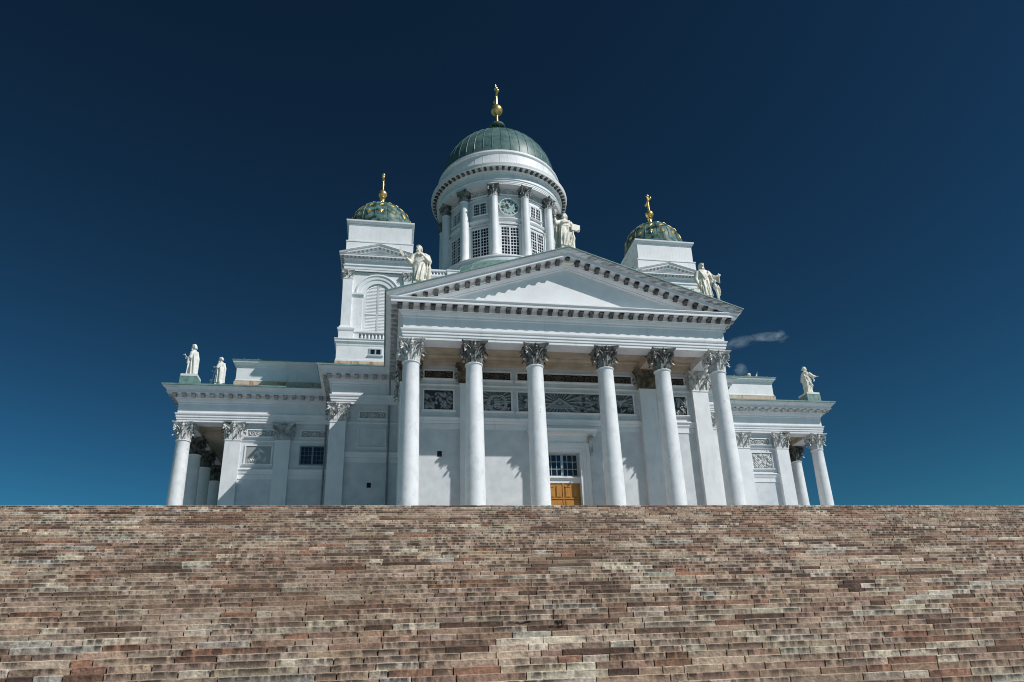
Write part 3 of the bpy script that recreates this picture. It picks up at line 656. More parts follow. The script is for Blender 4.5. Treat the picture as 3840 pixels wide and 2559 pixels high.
# ---------------------------------------------------------------- bell towers
baluster = MB(); baluster.lathe([(0.1, 0), (0.1, 0.05), (0.06, 0.07), (0.09, 0.14), (0.105, 0.22), (0.08, 0.34), (0.045, 0.46), (0.05, 0.5), (0.08, 0.54), (0.08, 0.58)], n=12)
BAL = baluster.mesh('baluster', WHITE, 40)
def sq(h): return [(-1, 1), (-1, -1), (1, -1), (1, 1)]
def tower(s_):
    b = MB()
    b.box(-3.2, 3.2, -3.2, 3.2, 17.74, 19.2)
    b.sweep(sq(0), [(o - 1, z) for o, z in [(3.24, 17.74), (3.24, 17.9), (3.2, 17.93)]], closed=True)
    b.sweep(sq(0), [(o - 1, z) for o, z in [(3.2, 19.12), (3.24, 19.2), (3.24, 19.3), (3.3, 19.4), (3.36, 19.5), (3.36, 19.64), (3.42, 19.7), (3.42, 19.76), (3.0, 19.82)]], closed=True)
    b.box(-2.5, 2.5, -2.5, 2.5, 19.8, 26.5)
    spand = MB(); rows = []; n = 24
    for i in range(n + 1):
        t = PI * i / n; c, q = math.cos(t), math.sin(t); k = min(2.3 / max(abs(c), 1e-6), 2.12 / max(q, 1e-6))
        rows.append([(1.9 * c, -2.74, 24.4 + 1.9 * q), (k * c, -2.74, 24.4 + k * q)])
    spand.grid(rows)
    rows = []
    for i in range(n + 1):
        t = PI * i / n; c, q = math.cos(t), math.sin(t)
        rows.append([(r_ * c, -y, 24.4 + r_ * q) for r_, y in ((1.9, 2.7), (1.9, 2.86), (1.78, 2.88), (1.72, 2.8), (1.45, 2.78), (1.45, 2.72), (1.12, 2.7), (1.06, 2.7), (1.06, 2.5))])
    spand.grid(rows)
    face = MB(); face.add(spand)
    for q in (-1, 1):
        a, c = sorted((q * 1.9, q * 1.44)); face.box(a, c, -3.0, -2.3, 19.8, 20.5)
        a, c = sorted((q * 2.2, q * 1.28)); face.box(a, c, -2.76, -2.4, 20.6, 24.0)               # impost pier
        face.px([(-2.4, 23.98), (-2.78, 24.0), (-2.82, 24.1), (-2.92, 24.2), (-2.92, 24.38), (-2.4, 24.4)], *sorted((q * 2.3, q * 1.2)))
        face.box(*sorted((q * 1.28, q * 1.06)), -2.7, -2.4, 20.6, 24.4)
    face.box(-1.9, 1.9, -3.06, -2.3, 20.5, 20.64); face.box(-1.44, 1.44, -3.06, -2.6, 19.8, 19.88)
    face.box(-3.0, 3.0, -2.72, -2.5, 26.44, 26.5)
    # small pediment
    zt = 28.14; xe = 3.44; sl = 0.92 / xe; prf = [(3.44, 0), (3.44, 0.05), (3.36, 0.16), (3.36, 0.24), (3.1, 0.26), (3.05, 0.36), (2.95, 0.42), (2.9, 0.42)]
    for q in (-1, 1):
        xs = sorted({0.0, xe} | {max(0, min(xe, xe - (0.0 + dz) / sl)) for _, dz in prf})
        face.grid([[(q * x, -o, max(27.995, zt + 0.92 - sl * x - dz)) for o, dz in prf] for x in xs])
        face.quad((q * xe, -3.47, zt + 0.01), (0, -3.47, zt + 0.935), (0, -2.7, zt + 0.935), (q * xe, -2.7, zt + 0.01))
    face.quad((-3, -2.96, 27.9), (3, -2.96, 27.9), (0, -2.96, 28.8))
    for k in range(4): b.add(face, RZ(k * PI / 2))
    for cx in (-1, 1):                                                                              # corner pilasters on pedestals
        for cy in (-1, 1):
            q = MB(); q.sweep(sq(0), [(-0.39, 19.8), (-0.39, 20.55), (-0.37, 20.56), (-0.29, 20.7), (-0.29, 20.84), (-0.4, 20.86), (-1, 20.87)], closed=True); b.add(q, T(cx * 2.51, cy * 2.51, 0))
            q = MB(); q.sweep(sq(0), [(-0.48, 20.862), (-0.48, 20.95), (-0.54, 21.05), (-0.6, 21.1), (-0.6, 25.64), (-0.57, 25.66), (-0.57, 25.72), (-1, 25.73)], closed=True); b.add(q, T(cx * 2.6, cy * 2.6, 0))
    b.sweep(sq(0), [(o - 1, z) for o, z in [(2.86, 26.5), (2.95, 26.5), (2.95, 26.68), (2.98, 26.69), (2.98, 26.88), (3.06, 27.0), (3.06, 27.06), (2.95, 27.08), (2.95, 27.52), (3.0, 27.56), (3.0, 27.62), (3.08, 27.66), (3.08, 27.78), (3.34, 27.8), (3.34, 27.93), (3.38, 27.97), (3.38, 27.99), (2.9, 28.0)]], closed=True)
    b.box(-2.92, 2.92, -2.92, 2.92, 28.0, 29.5); b.box(-2.97, 2.97, -2.97, 2.97, 29.5, 29.58)
    b.box(-2.78, 2.78, -2.78, 2.78, 29.58, 31.42)
    for k in range(4):
        q = MB()
        for j in range(-3, 4): q.box(j * 0.74 - 0.008, j * 0.74 + 0.008, -2.784, -2.77, 29.6, 31.4); q.box(j * 0.74 - 0.008, j * 0.74 + 0.008, -2.924, -2.91, 28.9, 29.48)
        b.add(q, RZ(k * PI / 2))
    b.sweep(sq(0), [(o - 1, z) for o, z in [(2.78, 31.3), (2.84, 31.36), (2.84, 31.44), (2.92, 31.52), (3.0, 31.6), (3.02, 31.66), (3.02, 31.77), (2.0, 31.8)]], closed=True)
    tw = b.build('bell_tower', WHITE, church, 30, (s_ * TX, TY, 0))
    tw['label'] = 'left bell tower with open round arch and starred dome' if s_ < 0 else 'right bell tower half hidden behind the portico gable'
    g = MB(); g.box(-3.27, 3.27, -3.27, 3.27, H + 2.9, 17.738); g.build('granite_base', RUST, tw, None)
    for k in (0, 1, 3):
        M = RZ(k * PI / 2)
        for q in (-1, 1):
            put('tower_capital', PCAP[PALEZ.name], tw, M @ Vector((q * 2.6, -3.0, 25.72)), k * PI / 2, (0.62, 0.62, 0.52))
    for k in range(-9, 10):
        for j in range(4): stuffmod.add(mod, T(s_ * TX, TY, 0) @ RZ(j * PI / 2) @ T(k * 0.345, -3.08, 27.79) @ Matrix.Diagonal((0.5, 0.42, 0.45, 1)))
    for k in range(-8, 9):
        for j in (0, 3): stuffmod.add(mod, T(s_ * TX, TY, 0) @ RZ(j * PI / 2) @ T(k * 0.36, -3.04, 28.14 + 0.92 - 0.92 / 3.44 * abs(k * 0.36) - 0.275) @ Matrix.Diagonal((0.5, 0.42, 0.4, 1)))
    for k in range(-4, 5): put('baluster', BAL, tw, (k * 0.3, -2.92, 19.9))
    # louvred shutters
    for q in (-1, 1):
        sh = MB(); x0, x1 = sorted((q * 0.03, q * 1.05)); zz = 20.7
        sh.box(x0, x1, -2.56, -2.5, 20.62, 24.4)
        nn = 12; arc = [(q * 1.05 * math.cos(PI / 2 * i / nn), 24.4 + 1.05 * math.sin(PI / 2 * i / nn)) for i in range(nn + 1)]
        sh.prism([(x, -2.54, z) for x, z in arc] + [(q * 0.03, -2.54, 24.4)], (0, 0.04, 0))
        while zz < 25.3:
            lim = 0.97 if zz < 24.4 else math.sqrt(max(0.0, 1.0 - (zz + 0.13 - 24.4) ** 2)) * 0.97
            if lim > 0.2: a, c = sorted((q * 0.09, q * lim)); sh.px([(-2.55, zz), (-2.6, zz), (-2.57, zz + 0.125)], a, c)
            zz += 0.14
        sh.box(*sorted((q * 0.012, q * 0.06)), -2.62, -2.52, 20.62, 25.42); sh.box(x0, x1, -2.63, -2.52, 22.44, 22.49)
        sh.build('louvred_shutter', WHITE, tw, None)
    window(tw, T(0, -3.22, 18.38), 0.92, 0.5, 2, 1, 1, 1, GREYBAR, 'tower_window', T_=0.08)
    q = MB(); framed(q, -0.5, 0.5, 18.34, 18.92, -3.2, 0.06, 0.06); q.build('window_surround', WHITE, tw, None)
    # dome
    d = MB(); zc, RD = 32.35, 2.98
    d.lathe([(RD + 0.06, 31.8), (RD + 0.06, 32.0), (RD, 32.05)] + [(RD * math.cos(PI / 2 * i / 18), zc + RD * 1.0 * math.sin(PI / 2 * i / 18)) for i in range(19)], n=64)
    NG = 16
    for k in range(NG):
        a = 2 * PI * (k + 0.5) / NG
        d.tube([((RD + 0.01) * math.cos(t) * math.sin(a), -(RD + 0.01) * math.cos(t) * math.cos(a), zc + (RD + 0.01) * math.sin(t)) for t in [PI / 2 * 0.97 * i / 12 for i in range(13)]], 0.035, 5)
    d.build('tower_dome', TDOME, tw, 40)
    for k in range(-5, 6):
        a = 2 * PI * k / NG
        for t, r_ in ((0.22, 0.28), (0.56, 0.23), (0.87, 0.16)):
            st = MB(); pts = []
            for j in range(16):
                rr = r_ if j % 2 == 0 else r_ * 0.46; pts.append((rr * math.sin(PI * j / 8), 0, rr * math.cos(PI * j / 8)))
            st.prism(pts, (0, 0.03, 0)); st.v.append((0, -0.05, 0)); kk = len(st.v) - 1
            for j in range(16): st.f.append((j, (j + 1) % 16, kk))
            c = Vector((0, -(RD + 0.02) * math.cos(t), zc + (RD + 0.02) * math.sin(t)))
            o = put('star', st.mesh('star', STARG, None), tw); o.matrix_local = RZ(a) @ T(*c) @ Matrix.Rotation(-t, 4, 'X')
    f = MB(); zt = zc + RD
    f.lathe([(0.62, zt - 0.1), (0.6, zt + 0.06), (0.3, zt + 0.16), (0.2, zt + 0.35), (0.16, zt + 0.75), (0.26, zt + 0.88), (0.14, zt + 0.96)], n=24); f.ball((0, 0, 36.79), 0.42, 24, 14)
    f.build('gilded_ball', GOLD, tw, 40)
    c = MB(); cross(c, 37.15, 39.22, 38.4, 0.62, 0.1); c.build('gilded_cross', GOLD, tw, 40)
    return tw
def cross(b, z0, z1, za, L, r_):
    b.tube([(0, 0, z0), (0, 0, z1 - 0.12)], [r_, r_ * 0.85], 12); b.ball((0, 0, z1 - 0.14), r_ * 1.7)
    b.tube([(0, -L, za), (0, L, za)], r_ * 0.75, 10)
    for q in (-1, 1): b.ball((0, q * L, za), r_ * 1.55)
    b.ball((0, 0, za), r_ * 1.3); b.lathe([(r_ * 2, z0), (r_ * 1.2, z0 + 0.2), (r_, z0 + 0.3)], n=12)
for s_ in (-1, 1): tower(s_)

# ---------------------------------------------------------------- crossing block with balustrade
b = MB(); b.box(-11, 11, YB + 4.2, CY + 11, H + 2, 28.6); b.box(-10.4, 10.4, 17.5, CY + 11, 28.6, 29.2)
b.sweep([(-10.4, 17.5), (10.4, 17.5)], [(0.0, 28.6), (0.1, 28.75), (0.25, 28.95), (0.3, 29.05), (0.3, 29.15), (0, 29.2)])
for x0, x1 in ((-7.15, -6.0), (6.0, 7.15)): b.box(x0, x1, 17.3, 17.75, 29.2, 29.75); b.box(x0 - 0.06, x1 + 0.06, 17.24, 17.8, 29.752, 29.86)
for x0, x1 in ((-10.4, -7.22), (7.22, 10.4)): b.box(x0, x1, 17.34, 17.7, 29.7, 29.85); b.box(x0, x1, 17.36, 17.68, 29.198, 29.28)
cb_ = b.build('crossing_block', WHITE, church, 25)
for x0 in (-10.2, 7.4):
    for k in range(10): put('baluster', BAL, cb_, (x0 + k * 0.3, 17.52, 29.2), 0, (1, 1, 0.87))

# ---------------------------------------------------------------- drum and dome
D = T(0, CY, 0)
b = MB(); b.lathe([(9.6, 31.4), (9.0, 32.1), (8.25, 33.35), (7.85, 33.8)], 0, CY, 72)
for k in range(36):
    a = 2 * PI * k / 36; b.tube([(9.6 * math.sin(a), CY - 9.6 * math.cos(a), 31.42), (9.0 * math.sin(a), CY - 9.0 * math.cos(a), 32.12), (8.25 * math.sin(a), CY - 8.25 * math.cos(a), 33.37), (7.86 * math.sin(a), CY - 7.86 * math.cos(a), 33.81)], 0.03, 5)
b.lathe([(9.62, 28.9), (9.62, 31.4)], 0, CY, 72)
b.build('drum_skirt_roof', COPPER, church, 40)
b = MB(); b.lathe([(7.8, 33.4), (7.8, 33.6), (7.72, 33.7), (7.72, 34.3), (7.8, 34.35), (7.8, 34.48), (6.2, 34.55), (6.2, 43.9)], 0, CY, 96)
# ledges on the drum wall
for z0, z1, o in ((39.25, 39.36, 0.14), (42.86, 42.96, 0.1)): b.lathe([(6.2, z0), (6.2 + o, z0 + 0.02), (6.2 + o, z1), (6.2, z1 + 0.02)], 0, CY, 96)
b.lathe([(6.2, 39.5), (6.3, 39.52), (6.3, 39.72), (6.42, 39.8), (6.5, 39.95), (6.5, 40.05), (6.2, 40.1)], 0, CY, 96)
b.lathe([(6.2, 43.86), (6.4, 43.87), (7.26, 43.88), (7.26, 44.02), (7.3, 44.03), (7.3, 44.2), (7.34, 44.21), (7.34, 44.33), (7.42, 44.44), (7.42, 44.48), (7.26, 44.5), (7.26, 45.25), (7.32, 45.28), (7.32, 45.38), (7.46, 45.5), (7.55, 45.53), (7.55, 45.72), (8.07, 45.73), (8.1, 45.75), (8.1, 45.95), (8.16, 46.1), (8.16, 46.17), (7.24, 46.25), (7.22, 46.3), (7.22, 48.05), (7.28, 48.1), (7.36, 48.25), (7.36, 48.36), (7.3, 48.4), (7.22, 48.52), (7.22, 48.62), (6.7, 48.7)], 0, CY, 120)
for k in range(48):
    a = 2 * PI * k / 48; q = MB(); q.box(-0.012, 0.012, -7.235, -7.2, 46.4, 48.0); b.add(q, D @ RZ(a))
drum = b.build('drum', WHITE, church, 25)
DSH = shaft_mb(0, 42.6 - 34.5, 0.51, 0.43, 0.8).mesh('drum_column', WHITE, 30)
DCAP = CAP[DRUMZ.name]
for k in range(12):
    a = R(15 + 30 * k + 0.8); o = put('drum_column', DSH, church, (6.8 * math.sin(a), CY - 6.8 * math.cos(a), 34.5), a)
    put('capital', DCAP, o, (0, 0, 42.6 - 34.5), 0, (0.79, 0.79, 0.85))
drummod = MB()
for k in range(72):
    a = 2 * PI * k / 72; drummod.add(mod, D @ RZ(a) @ T(0, -7.55, 45.725) @ Matrix.Diagonal((0.9, 0.86, 0.85, 1)))
for k in range(-3, 4):
    a = R(30 * k + 0.8); M = D @ RZ(a)
    o = window(church, M @ T(0, -6.26, 35.42), 2.0, 3.46, 2, 3, 3, 3, BARS, 'window', 0.05, 0.1)
    q = MB()
    for s_ in (-1, 1):
        x0, x1 = sorted((s_ * 1.1, s_ * 1.42)); q.box(x0, x1, -0.2, 0.25, -0.9, 3.62); q.px([(0.2, 3.62), (-0.24, 3.64), (-0.3, 3.78), (0.2, 3.8)], x0 - 0.06, x1 + 0.06)
        q.box(*sorted((s_ * 1.06, s_ * 1.1)), -0.1, 0.25, -0.9, 3.58)
    q.box(-1.1, 1.1, -0.1, 0.2, 3.52, 3.66); q.box(-1.44, 1.44, -0.2, 0.2, 3.802, 3.9); q.box(-1.1, 1.1, -0.14, 0.2, -0.3, -0.06)
    q.build('window_surround', WHITE, o, None)
    pnl = hf(scroll(3.2), -0.95, 0.95, 0, 0.58, 60, 24, 0, 0.08).build('scrollwork_panel', RELL if k else RELL, church, 60, M @ Vector((0, -6.27, 43.14)), a)
    q = MB(); framed(q, -0.95, 0.95, 0, 0.58, 0.0, 0.07, 0.06); q.build('panel_frame', WHITE, pnl, None)
    if k:
        o = window(church, M @ T(0, -6.25, 40.72), 1.5, 1.5, 2, 3, 4, 1, BARS, 'window', 0.04, 0.09)
        q = MB(); framed(q, -0.78, 0.78, -0.03, 1.56, 0.0, 0.12, 0.1); q.build('window_surround', WHITE, o, None)
# clock
a = R(0.8); clk = MB(); n = 64; rows = []
for i in range(n + 1):
    t = 2 * PI * i / n; rows.append([(r_ * math.cos(t), y, r_ * math.sin(t)) for r_, y in ((1.14, 0.12), (1.14, -0.1), (1.11, -0.13), (1.07, -0.13), (1.06, 0.1))])
clk.grid(rows); M = D @ RZ(a) @ T(0, -6.3, 41.5)
clock = clk.build('clock', WHITE, church, 40, M.to_translation(), a)
f = MB(); f.prism([(1.06 * math.cos(2 * PI * i / n), 0.05, 1.06 * math.sin(2 * PI * i / n)) for i in range(n)], (0, 0.06, 0)); f.build('clock_face', CLOCKF, clock, None)
NUM = {1: 'I', 2: 'II', 3: 'III', 4: 'IIII', 5: 'V', 6: 'VI', 7: 'VII', 8: 'VIII', 9: 'IX', 10: 'X', 11: 'XI', 12: 'XII'}
def stroke(b, x0, z0, x1, z1, t):
    d = Vector((x1 - x0, 0, z1 - z0)).normalized(); nn = Vector((-d.z, 0, d.x)) * t / 2; p, q = Vector((x0, 0.03, z0)), Vector((x1, 0.03, z1))
    b.prism([p + nn, q + nn, q - nn, p - nn], (0, 0.03, 0))
for h, txt in NUM.items():
    b = MB(); wd = {'I': 0.075, 'V': 0.15, 'X': 0.15}; tot = sum(wd[c] for c in txt); x = -tot / 2
    for c in txt:
        c0, c1 = x + 0.015, x + wd[c] - 0.015; xm = (c0 + c1) / 2
        if c == 'I': stroke(b, xm, -0.12, xm, 0.12, 0.045)
        elif c == 'V': stroke(b, c0, 0.12, xm, -0.12, 0.042); stroke(b, c1, 0.12, xm, -0.12, 0.022)
        else: stroke(b, c0, 0.12, c1, -0.12, 0.042); stroke(b, c1, 0.12, c0, -0.12, 0.022)
        x += wd[c]
    t = 2 * PI * h / 12; o = put('numeral', b.mesh('numeral', BLACKM, None), clock); o.matrix_local = T(0.82 * math.sin(t), 0, 0.82 * math.cos(t)) @ Matrix.Rotation(t, 4, 'Y')
for nm, t, L, wd in (('minute_hand', 2 * PI * 46.2 / 60, 0.98, 0.05), ('hour_hand', 2 * PI * (10 + 46.2 / 60) / 12, 0.62, 0.07)):
    b = MB(); y = -0.05 if nm[0] == 'm' else -0.02
    b.prism([(-wd, y, 0.0), (-wd * 0.7, y, L * 0.4), (-wd * 1.6, y, L * 0.62), (-wd * 0.6, y, L * 0.82), (0, y, L), (wd * 0.6, y, L * 0.82), (wd * 1.6, y, L * 0.62), (wd * 0.7, y, L * 0.4), (wd, y, 0.0), (0, y, -0.14)], (0, 0.02, 0))
    o = put(nm, b.mesh(nm, BLACKM, None), clock); o.matrix_local = Matrix.Rotation(t, 4, 'Y')
b = MB(); b.ball((0, -0.06, 0), (0.07, 0.06, 0.07)); b.build('clock_hub', WHITE, clock, 40)
# dome
b = MB(); zc, RD = 48.92, 6.82
b.lathe([(RD + 0.05, 48.5), (RD + 0.05, 48.9)] + [(RD * math.cos(PI / 2 * i / 30 * 0.985), zc + RD * math.sin(PI / 2 * i / 30 * 0.985)) for i in range(31)], 0, CY, 120)
for k in range(40):
    a = 2 * PI * (k + 0.4) / 40
    b.tube([((RD + 0.01) * math.cos(t) * math.sin(a), CY - (RD + 0.01) * math.cos(t) * math.cos(a), zc + (RD + 0.01) * math.sin(t)) for t in [PI / 2 * 0.93 * i / 18 for i in range(19)]], 0.045, 5)
dome = b.build('dome', DOMEC, church, 40)
b = MB(); zt = zc + RD
b.lathe([(0.85, zt - 0.12), (0.78, zt), (0.62, zt + 0.2), (0.6, 57.5), (0.7, 57.65), (0.95, 57.75), (1.02, 57.85), (1.02, 58.05), (0.9, 58.12), (0.2, 58.2)], 0, CY, 32)
for k in range(14):
    a = 2 * PI * k / 14; b.tube([(0.61 * math.sin(a), CY - 0.61 * math.cos(a), zt + 0.25), (0.61 * math.sin(a), CY - 0.61 * math.cos(a), 57.5)], 0.06, 6)
b.build('lantern_collar', TDOME, dome, 40)
b = MB(); b.lathe([(0.34, 58.15), (0.3, 58.4), (0.2, 58.9), (0.17, 59.5), (0.24, 59.9)], 0, CY, 24); b.ball((0, CY, 60.6), 0.76, 28, 18); b.build('gilded_ball', GOLD, dome, 40)
b = MB(); cross(b, 61.25, 64.26, 62.9, 1.03, 0.16); q = MB(); q.add(b, D); q.tube([(0, CY, 64.2), (0, CY, 64.95)], 0.008, 5); q.build('gilded_cross', GOLD, dome, 40)
o = stuffmod.build('modillion', GREYZ, church, 40); o['kind'] = 'stuff'; o['label'] = 'small modillions in rows under the cornices of the towers and flanks'
o = drummod.build('drum_modillion', SOOTY, church, 40); o['kind'] = 'stuff'; o['label'] = 'dark modillions in a ring under the drum cornice'

# ---------------------------------------------------------------- rain pipes
for s_ in (-1, 1):
    for x, ye, yw in ((-12.25, YB - 1.78, YB - WF - 0.22), (-17.55, WY - 1.78, WY - WF - 0.22)):
        x *= -s_; b = MB()
        b.lathe([(0.07, 16.35), (0.1, 16.45), (0.2, 16.6), (0.24, 16.85), (0.2, 16.88)], x, ye - 0.1, 12)
        b.tube([(x, ye - 0.1, 16.4), (x, ye + 0.05, 16.0), (x, yw - 0.15, 14.5), (x, yw, 14.1), (x, yw, 2)], 0.075, 8)
        for z in (12, 9, 6): b.lathe([(0.1, z), (0.1, z + 0.08)], x, yw, 10)
        b.build('rain_pipe', PIPE, church, 40)
# stylobate
b = MB()
for k in range(5):
    o = 1.2 + 0.4 * k; z = ZF - 0.3 * k
    b.box(-XS - o, XS + o, -o, CY, z - 0.3, z - 0.004 * k); b.box(-XW - o, XW + o, WY - o, CY + 12, z - 0.3, z - 0.004 * k); b.box(-XB - o, XB + o, YB - o, CY, z - 0.3, z - 0.004 * k)
b.build('stylobate', RUST, church, None)

# ---------------------------------------------------------------- statues
def remeshed(b, name, m, vox=0.026):
    me = b.mesh('tmp', m, None); o = bpy.data.objects.new('tmp', me); scn.collection.objects.link(o)
    md = o.modifiers.new('r', 'REMESH'); md.mode = 'VOXEL'; md.voxel_size = vox
    s2 = o.modifiers.new('s', 'SMOOTH'); s2.factor = 0.4; s2.iterations = 2
    dg = bpy.context.evaluated_depsgraph_get(); me2 = bpy.data.meshes.new_from_object(o.evaluated_get(dg)); me2.name = name
    bpy.data.objects.remove(o); me2.materials.clear(); me2.materials.append(m)
    me2.polygons.foreach_set('use_smooth', [True] * len(me2.polygons)); return me2
def robe(b, secs, nf=11, amp=0.07, ph=0.0, twist=0.5, top=2.2):
    """draped body: (z, cx, cy, rx, ry) sections with folds that die out towards the shoulders"""
    rows = []; n = 72; dense = []
    for k in range(len(secs) - 1):
        for i in range(5):
            t = i / 5; t2 = t * t * (3 - 2 * t) * 0.4 + t * 0.6; dense.append([secs[k][j] + (secs[k + 1][j] - secs[k][j]) * (t if j == 0 else t2) for j in range(5)])
    dense.append(list(secs[-1]))
    for z, cx, cy, rx, ry in dense:
        a_ = amp * max(0.0, min(1.0, (top - z) / 0.9)); row = []
        for j in range(n):
            t = 2 * PI * j / n; w_ = math.cos(nf * t + ph + twist * z + 1.3 * math.sin(2 * t + z)); q = 1 + a_ * (abs(w_) ** 0.7 * (1 if w_ > 0 else -1)) + 0.4 * a_ * math.cos(5 * t - z * 2)
            row.append((cx + rx * q * math.cos(t), cy + ry * q * math.sin(t), z))
        rows.append(row)
    b.grid(rows, closed=True, capends=True)
def head(b, hb, c, yaw=0, tilt=0, beard=True, hair='short', s=1.0):
    M = T(*c) @ RZ(yaw) @ Matrix.Rotation(tilt, 4, 'X') @ Matrix.Scale(s, 4)
    q = MB(); q.ball((0, 0, 0.02), (0.165, 0.2, 0.235), 18, 12); q.ball((0, -0.09, -0.12), (0.115, 0.11, 0.11), 12, 8)
    q.tube([(0, -0.19, 0.06), (0, -0.235, -0.02), (0, -0.19, -0.05)], [0.025, 0.042, 0.03], 8); q.ball((0, -0.185, 0.075), (0.12, 0.03, 0.025), 10, 6)
    for e in (-1, 1): q.ball((e * 0.16, 0.01, 0.0), (0.03, 0.05, 0.06), 8, 6); q.ball((e * 0.065, -0.175, 0.035), (0.03, 0.025, 0.018), 8, 5)
    q.ball((0, -0.185, -0.095), (0.055, 0.03, 0.018), 8, 5); q.tube([(0, 0.02, -0.12), (0, 0.05, -0.42)], [0.11, 0.14], 12)
    b.add(q, M)
    h = MB()
    h.ball((0, 0.045, 0.1), (0.19, 0.2, 0.2), 16, 10)
    for k in range(11):
        a = PI * (0.12 + 0.76 * k / 10) ; x, y = 0.185 * math.cos(a), 0.03 + 0.19 * math.sin(a)
        L = {'short': 0.1, 'mid': 0.22, 'long': 0.5}[hair]
        h.tube([(x * 0.8, y * 0.8, 0.2), (x * 1.02, y * 1.02, 0.05), (x * (1.12 if hair != 'long' else 1.0), y * 1.1 + 0.02, 0.02 - L)], [0.045, 0.06, 0.04], 6)
    for k in range(5): a = PI + PI * (0.2 + 0.6 * k / 4); h.ball((0.15 * math.cos(a), 0.15 * math.sin(a), 0.17), 0.055, 8, 6)
    if beard:
        h.ball((0, -0.13, -0.2), (0.105, 0.085, 0.13), 12, 8)
        for k in range(5): x = -0.08 + 0.04 * k; h.tube([(x, -0.17, -0.13), (x * 1.1, -0.2, -0.24), (x * 0.6, -0.15, -0.38)], [0.035, 0.04, 0.015], 6)
    hb.add(h, M)
def hand(b, p, d, palm_n, curl=0.35, s=1.0):
    d = Vector(d).normalized(); nn = Vector(palm_n); nn = (nn - d * nn.dot(d)).normalized(); sd = d.cross(nn); p = Vector(p)
    q = MB(); q.ball((0, 0, 0.08), (0.075, 0.035, 0.1), 10, 8)
    for i, L in enumerate((0.15, 0.18, 0.17, 0.13)):
        x = -0.055 + 0.037 * i; q.tube([(x, 0, 0.13), (x * 1.1, 0.03 * curl, 0.15 + L * 0.45), (x * 1.15, 0.14 * curl, 0.15 + L * 0.8), (x * 1.1, 0.25 * curl, 0.15 + L * (1 - 0.25 * curl))], [0.022, 0.021, 0.018, 0.012], 6)
    q.tube([(-0.06, 0.01, 0.05), (-0.115, 0.04, 0.11), (-0.12, 0.07, 0.18)], [0.026, 0.023, 0.014], 6)
    M = Matrix((( sd.x, nn.x, d.x, p.x), (sd.y, nn.y, d.y, p.y), (sd.z, nn.z, d.z, p.z), (0, 0, 0, 1))) @ Matrix.Scale(s, 4)
    b.add(q, M)
def arm(b, sh, el, wr, sleeve=True, hd=None, pn=(0, -1, 0), curl=0.35):
    b.tube([sh, [(sh[i] + el[i]) / 2 for i in range(3)], el], [0.19, 0.185, 0.165] if sleeve else [0.16, 0.135, 0.1], 12)
    b.tube([el, [(el[i] * 0.5 + wr[i] * 0.5) for i in range(3)], wr], [0.16, 0.14 if sleeve else 0.095, 0.065], 12); b.ball(el, 0.165 if sleeve else 0.11)
    d = Vector(wr) - Vector(el) if hd is None else Vector(hd); hand(b, wr, d, pn, curl)
def fold(b, pts, r_=0.05, r1=None):
    b.tube(pts, [r_ * (0.6 if i == 0 else 1) if r1 is None else r_ + (r1 - r_) * i / (len(pts) - 1) for i in range(len(pts))], 8)
STAND = [(0.0, 0, 0, 0.5, 0.42), (0.4, 0, 0, 0.46, 0.38), (0.9, 0, -0.01, 0.45, 0.37), (1.3, 0, 0, 0.46, 0.36), (1.6, 0, 0, 0.44, 0.33), (1.85, 0, 0, 0.41, 0.3), (2.1, 0, 0, 0.46, 0.31), (2.3, 0, 0.01, 0.46, 0.26), (2.4, 0, 0.02, 0.34, 0.2), (2.48, 0, 0.02, 0.15, 0.14)]
def statue(label, loc, rz, secs, build, m, headpos, yaw=0, tilt=0, beard=True, hair='short', plinth=None, amp=0.07, ph=0, cat='statue', nf=11, tw=0.5):
    t = thing('statue', label, cat, loc, rz, 'statues on the roof edges')
    b, hb = MB(), MB(); robe(b, secs, nf, amp, ph, tw)
    head(b, hb, headpos, yaw, tilt, beard, hair)
    extras = build(b) or []
    put('figure', remeshed(b, 'figure', m), t); put('hair', remeshed(hb, 'hair', m, 0.02), t)
    for nm, q, mm in extras: q.build(nm, mm, t, 40)
    if plinth:
        hw, z0, z1 = plinth; q = MB(); q.box(-hw, hw, -hw, hw, -0.2, 0.0); q.build('plinth', m, t, None)
        q = MB(); q.box(-hw - 0.03, hw + 0.03, -hw - 0.03, hw + 0.03, z0, -0.25); q.box(-hw + 0.05, hw - 0.05, -hw + 0.05, hw - 0.05, -0.25, -0.2)
        for k in range(4):
            for x in (-0.5, 0, 0.5): qq = MB(); qq.box(x - 0.012, x + 0.012, -hw - 0.04, -hw, z0, -0.26); q.add(qq, RZ(k * PI / 2))
        q.build('pedestal', COPPER, t, None)
    else:
        q = MB(); q.box(-0.42, 0.42, -0.36, 0.36, -1.4, 0.0); q.build('plinth', m, t, None)
    return t
